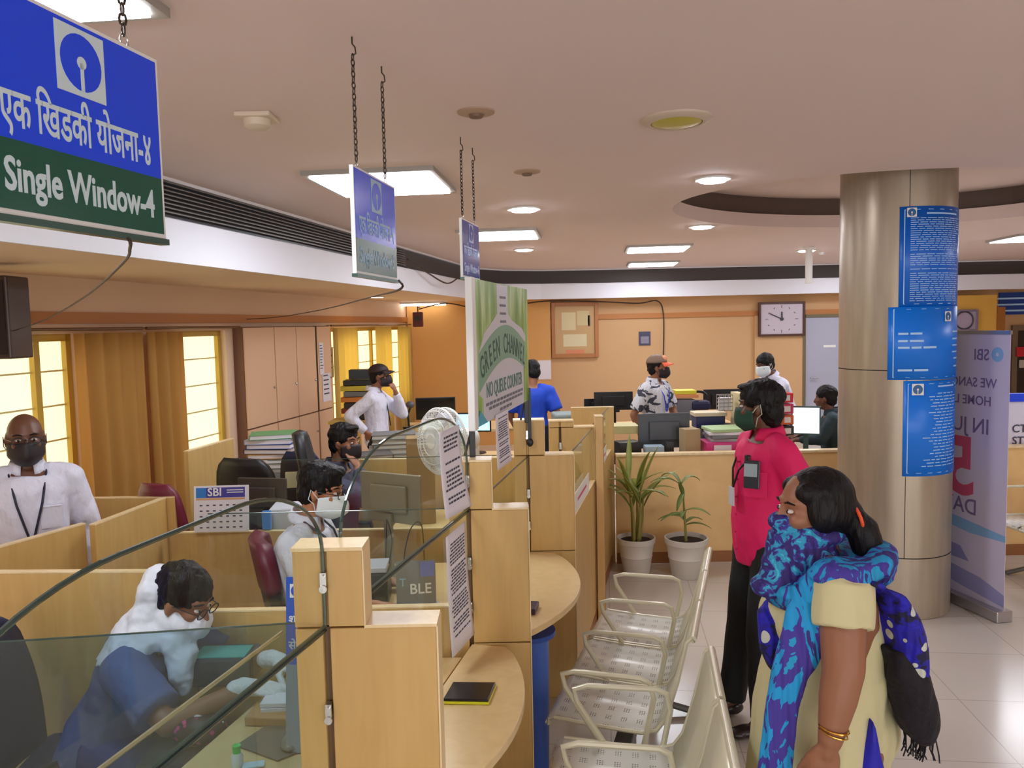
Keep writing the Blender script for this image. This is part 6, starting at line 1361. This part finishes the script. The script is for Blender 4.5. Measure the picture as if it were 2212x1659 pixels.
# clerk with white scarf
blue_d = mat('dress_blue_grey', (86, 100, 150), .75, bump=.4, bscale=10); glove = mat('glove_white', (226, 226, 230), .55, bump=.5, bscale=40); wsc = mat('scarf_white', (222, 224, 236), .8, bump=.3, bscale=16)
def sit(**k):
    d = dict(hpL=(.02, .09, .52), hpR=(.02, -.09, .52), knL=(.42, .11, .50), knR=(.42, -.11, .50), anL=(.42, .11, .09), anR=(.42, -.11, .09)); d.update(k); return d
J = sit(pelvis=(0, 0, .54), neck=(.23, .0, .935), head=(.335, -.0, 1.06), shL=(.2, .165, .875), shR=(.2, -.165, .875), elL=(.40, .20, .76), elR=(.40, -.25, .74), wrL=(.645, .02, .845), wrR=(.625, -.15, .825), yaw=0)
HR = RM(-.12, .42); hc = lambda a: ((1, a, -.12), (0, 0, 1), (0, 1, .2), (.35, .4, .4, .45), .4)
t = person('clerk with white scarf over head and face, blue-grey dress and white gloves counting slips', (-1.50, 2.74, 0), -.12, J, skin_a, blue_d, mat('trousers_blue', (40, 52, 120), .7), voxel=.009, sleeve='short', headR=HR, hairk=dict(voxel=.008, vol=1.05), shirt_low=-.3, belly=.02, collar=False, sleeve_r=.03, shoes=True)
eyes(t, J['head'], HR); glasses(t, J['head'], HR)
for wr, sd, a in ((V(J['wrR']), 1, .12), (V(J['wrL']), -1, -.3)):
    g = MB(); hand_shapes(g, wr+V((.01, 0, 0)), (1, a, -.15), (0, 0, 1), (0, sd, .2), 1.12, (.3, .4, .45, .5), .4); g.cap(wr+V((-.035, -.01*sd, -.005)), .031, wr+V((.005, 0, 0)), .029); fuse(g, 'glove', glove, None, .0055, 2).parent = t
q = MB(); H0 = V(J['head']); P = lambda x, y, z: H0+HR @ V((x, y, z))
q.ell(P(.040, 0, -.06), (.088, .08, .056), HR); q.ell(P(.07, 0, -.04), (.05, .055, .034), HR); q.ell(P(-.10, 0, -.01), (.07, .095, .1), HR); q.ell(P(-.02, 0, -.07), (.105, .092, .07), HR); q.ell(P(-.085, 0, -.03), (.065, .088, .085), HR); q.loft([(P(-.09, 0, .0), V((.05, 0, 0)), V((0, .08, 0))), (V((.21, 0, 1.0)), V((.1, 0, 0)), V((0, .11, 0))), (V((.19, 0, .93)), V((.135, 0, .02)), V((0, .165, 0))), (V((.17, 0, .89)), V((.14, 0, .02)), V((0, .185, 0)))], 22)
q.loft([(P(.02, -.05, -.1), V((.06, 0, 0)), V((0, .05, 0))), (V((.345, -.06, .90)), V((.055, 0, 0)), V((0, .055, 0))), (V((.36, -.09, .82)), V((.045, 0, 0)), V((0, .04, 0))), (V((.38, -.1, .76)), V((.012, 0, 0)), V((0, .012, 0)))], 16)
o = fuse(q, 'white_scarf', wsc, None, .008, 2, disp=lambda p: .011*noise.noise(V((p.x*22, p.y*14, p.z*16)))+.004*noise.noise(p*55)); o.parent = t
# tie cord
# clerk with white mask
J = sit(pelvis=(0, 0, .52), neck=(.10, 0, 1.135), head=(.165, 0, 1.275), shL=(.08, .18, 1.06), shR=(.08, -.18, 1.06), elL=(.20, .25, .84), elR=(.20, -.25, .84), wrL=(.42, .16, .80), wrR=(.42, -.16, .80), hdL=hc(-.2), hdR=hc(.2))
HR = RM(-.10, .22); t = person('clerk in a white shirt with a white mask and dark glasses, seen in profile', (-1.03, 3.50, 0), -.05, J, skin_c, wht_cloth, mat('trousers_grey', (60, 60, 70), .7), voxel=.0095, headR=HR, hairk=dict(voxel=.008, vol=1.04, fringe=1.0))
o = mask_patch(t, J['head'], HR, mat('mask_white', (222, 232, 236), .7), az=1.3, bulge=.03); o.matrix_parent_inverse = Matrix.Identity(4); eyes(t, J['head'], HR); glasses(t, J['head'], HR)
lanyard(t, J['neck'], .36, .135, black_m)
# man in navy with hand at the chin
J = sit(pelvis=(.06, 0, .52), neck=(.08, 0, 1.12), head=(.13, 0, 1.27), shL=(.06, .18, 1.05), shR=(.06, -.18, 1.05), elL=(.30, .16, .86), elR=(.36, -.22, .95), wrL=(.40, .04, 1.02), wrR=(.235, -.08, 1.11), hdR=((-.3, .5, .7), (1, -.2, .2), (0, -.2, 1), (.9, .9, 1, 1), .6), hdL=hc(-.2))
HR = RM(-.30, .05); t = person('man in a navy shirt and black mask leaning on his hand', (-1.20, 5.0, 0), -.15, J, skin_a, mat('shirt_navy', (44, 40, 72), .7, bump=.4, bscale=11), blk_cloth, voxel=.010, sleeve='long', headR=HR, hairk=dict(voxel=.009, vol=1.03, fringe=.8))
o = mask_patch(t, J['head'], HR, mat('mask_black', (30, 14, 22), .6)); o.matrix_parent_inverse = Matrix.Identity(4); eyes(t, J['head'], HR)
mb = MB()
for s_ in (-1, 1): mb.box(V((.09, -.225*(1 if s_ < 0 else -1), 1.06)), (.06, .012, .006))
p_build(mb, 'shoulder_stripes', mat('stripe_grey', (120, 116, 150), .6), t)
# bald man, left
J = dict(std); J.update(pelvis=(0, 0, .88), neck=(0, 0, 1.355), head=(.03, 0, 1.50), shL=(-.0, .175, 1.29), shR=(.0, -.175, 1.29), elL=(-.05, .25, 1.02), elR=(-.04, -.24, 1.02), wrL=(.05, .24, .80), wrR=(.05, -.24, .80), hdL=down(1), hdR=down(-1))
HR = RM(.05, .05); t = person('bald man in a white shirt, black mask and lanyard standing at the left edge', (-2.36, 3.78, 0), -1.02, J, skin_b, wht_cloth, blk_cloth, voxel=.010, headR=HR, hair=False, head_s=1.03, sleeve='long', breadth=1.05, belly=.02)
o = mask_patch(t, J['head'], HR, mat('mask_charcoal', (34, 24, 28), .6), 1.03, az=1.35); o.matrix_parent_inverse = Matrix.Identity(4); eyes(t, J['head'], HR, 1.03); glasses(t, J['head'], HR, 1.03); lanyard(t, J['neck'], .33, .15)
mb = MB(); mb.box(V((.132, .085, 1.13)), (.006, .09, .11)); mb.box(V((.136, .085, 1.18)), (.006, .094, .008)); p_build(mb, 'chest_pocket', wht_cloth, t, bevel=.002)
hr = MB()
for y in (-1, 1): hr.ell(V(J['head'])+V((-.03, .07*y, .0)), (.045, .015, .04))
hr.ell(V(J['head'])+V((-.09, 0, -.01)), (.025, .06, .045)); fuse(hr, 'hair', mat('hair_grey', (70, 62, 60), .6), None, .007, 2).parent = t
# standing man with dark cap
J = dict(std); J.update(pelvis=(-.02, 0, .88), neck=(-.03, 0, 1.36), head=(.03, 0, 1.50), shL=(-.02, .17, 1.28), shR=(-.04, -.17, 1.28), elL=(.22, .14, 1.10), elR=(-.24, -.24, 1.12), wrL=(.18, .02, 1.33), wrR=(-.09, -.19, .95), hdL=((-.2, -.2, 1), (1, 0, .2), (0, -1, 0), (1, 1, 1, 1), .6), hdR=((.5, .3, -.6), (0, -1, 0), (-1, 0, 0), (.6,)*4, .4))
HR = RM(-.1, -.12); t = person('man in a white shirt and dark cap standing with a hand on his hip', (-1.37, 8.0, 0), -.05, J, skin_a, wht_cloth, blk_cloth, voxel=.012, headR=HR, hairk=dict(voxel=.01, vol=.99), shirt_low=-.3)
o = mask_patch(t, J['head'], HR, mat('mask_black', (0,0,0))); o.matrix_parent_inverse = Matrix.Identity(4); baseball_cap(t, J['head'], HR, mat('cap_maroon_black', (42, 24, 26), .6), mat('cap_brim_dark', (50, 34, 34), .6)); eyes(t, J['head'], HR)
mb = MB(); mb.tube([V((-.1, .1, 1.35)), V((.08, -.02, 1.3)), V((.125, -.08, 1.1)), V((.13, -.05, 1.0))], .006, 6); p_build(mb, 'lanyard', lanyard_m, t)
# man in blue T-shirt
J = dict(std); J.update(pelvis=(0, 0, .88), neck=(0, 0, 1.35), head=(.03, 0, 1.49), shL=(0, .18, 1.28), shR=(0, -.18, 1.28), elL=(.05, .24, 1.02), elR=(-.04, -.27, 1.04), wrL=(.2, .2, .86), wrR=(.06, -.25, .84), hdL=down(1), hdR=down(-1))
c = at(1158, 860, Y=8.3); HR = RM(.5, .3); t = person('man in a royal blue T-shirt half hidden behind the green banner', (c.x-.04, 8.3, 0), PI/2-.1, J, skin_a, mat('tee_blue', (16, 66, 190), .7, bump=.3, bscale=10), blk_cloth, voxel=.012, sleeve='short', headR=HR, hairk=dict(voxel=.01), collar=False)
o = mask_patch(t, J['head'], HR, mat('mask_black', (0,0,0))); o.matrix_parent_inverse = Matrix.Identity(4)
# orange cap, printed shirt
pr = scarf_mat('shirt_printed', [(0, (64, 66, 80)), (.40, (60, 62, 78)), (.44, (208, 210, 216)), (.7, (222, 222, 224))], 9, (1, 1, 1.6), dist=.8)
J = dict(std); J.update(pelvis=(0, 0, .90), neck=(0, 0, 1.385), head=(.035, 0, 1.53), shL=(-.0, .18, 1.31), shR=(.0, -.18, 1.31), elL=(.05, .25, 1.06), elR=(-.09, -.26, 1.06), wrL=(.2, .2, .92), wrR=(-.04, -.22, .86), hdL=down(1), hdR=down(-1))
HR = RM(.45, -.02); t = person('man in an orange-peaked cap and black and white printed shirt', (1.46, 8.0, 0), -.75, J, skin_a, pr, blk_cloth, voxel=.012, sleeve='short', headR=HR, hairk=dict(voxel=.01, vol=.99))
o = mask_patch(t, J['head'], HR, mat('mask_black', (0,0,0))); o.matrix_parent_inverse = Matrix.Identity(4); baseball_cap(t, J['head'], HR, mat('cap_brown', (50, 26, 24), .6), mat('cap_orange', (232, 100, 62), .6)); eyes(t, J['head'], HR)
k = MB(); k.ell(V(J['head'])+HR @ V((.06, 0, .085)), (.035, .045, .035), HR); p_build(k, 'cap_front_panel', mat('cap_front_cream', (226, 150, 110), .6), t, smooth=True); lanyard(t, J['neck'], .3, .135, mat('lanyard_blue', (40, 70, 200), .5))
# white shirt, bent away
J = dict(std); J.update(pelvis=(-.22, 0, .86), neck=(.02, 0, 1.37), head=(.10, 0, 1.50), shL=(-.0, .17, 1.29), shR=(-.0, -.17, 1.29), elL=(.22, .2, 1.12), elR=(.2, -.2, 1.1), wrL=(.42, .16, 1.20), wrR=(.4, -.14, 1.05), hdL=((1, 0, .0), (0, 0, 1), (0, -1, 0), (.3,)*4, .4), hdR=((1, 0, .0), (0, 0, 1), (0, 1, 0), (.3,)*4, .4), hpL=(-.22, .09, .84), hpR=(-.22, -.09, .84))
HR = RM(.1, .3); t = person('man in a white shirt and white mask bending left at the back wall', (2.82, 8.5, 0), PI+.35, J, skin_b, wht_cloth, blk_cloth, voxel=.012, headR=HR, hairk=dict(voxel=.01, vol=1.03))
o = mask_patch(t, J['head'], HR, mat('mask_white', (0,0,0)), az=1.4, bulge=.02, z1=.015); o.matrix_parent_inverse = Matrix.Identity(4); eyes(t, J['head'], HR)
# seated beside the column
J = sit(pelvis=(0, 0, .52), neck=(.06, 0, 1.06), head=(.11, 0, 1.20), shL=(.04, .18, 1.0), shR=(.04, -.18, 1.0), elL=(.16, .24, .82), elR=(.16, -.24, .82), wrL=(.36, .16, .80), wrR=(.36, -.16, .80), hdL=hc(-.2), hdR=hc(.2))
HR = RM(-.2, .1); t = person('person in a dark teal shirt seated before the white screen beside the column', (at(1790, 930, Y=7.6).x+.13, 7.72, 0), PI-.35, J, skin_b, mat('shirt_teal', (26, 50, 58), .75, bump=.3, bscale=12), blk_cloth, voxel=.012, headR=HR, hairk=dict(voxel=.01, vol=1.05))

bpy.data.scenes.remove(BENCH)
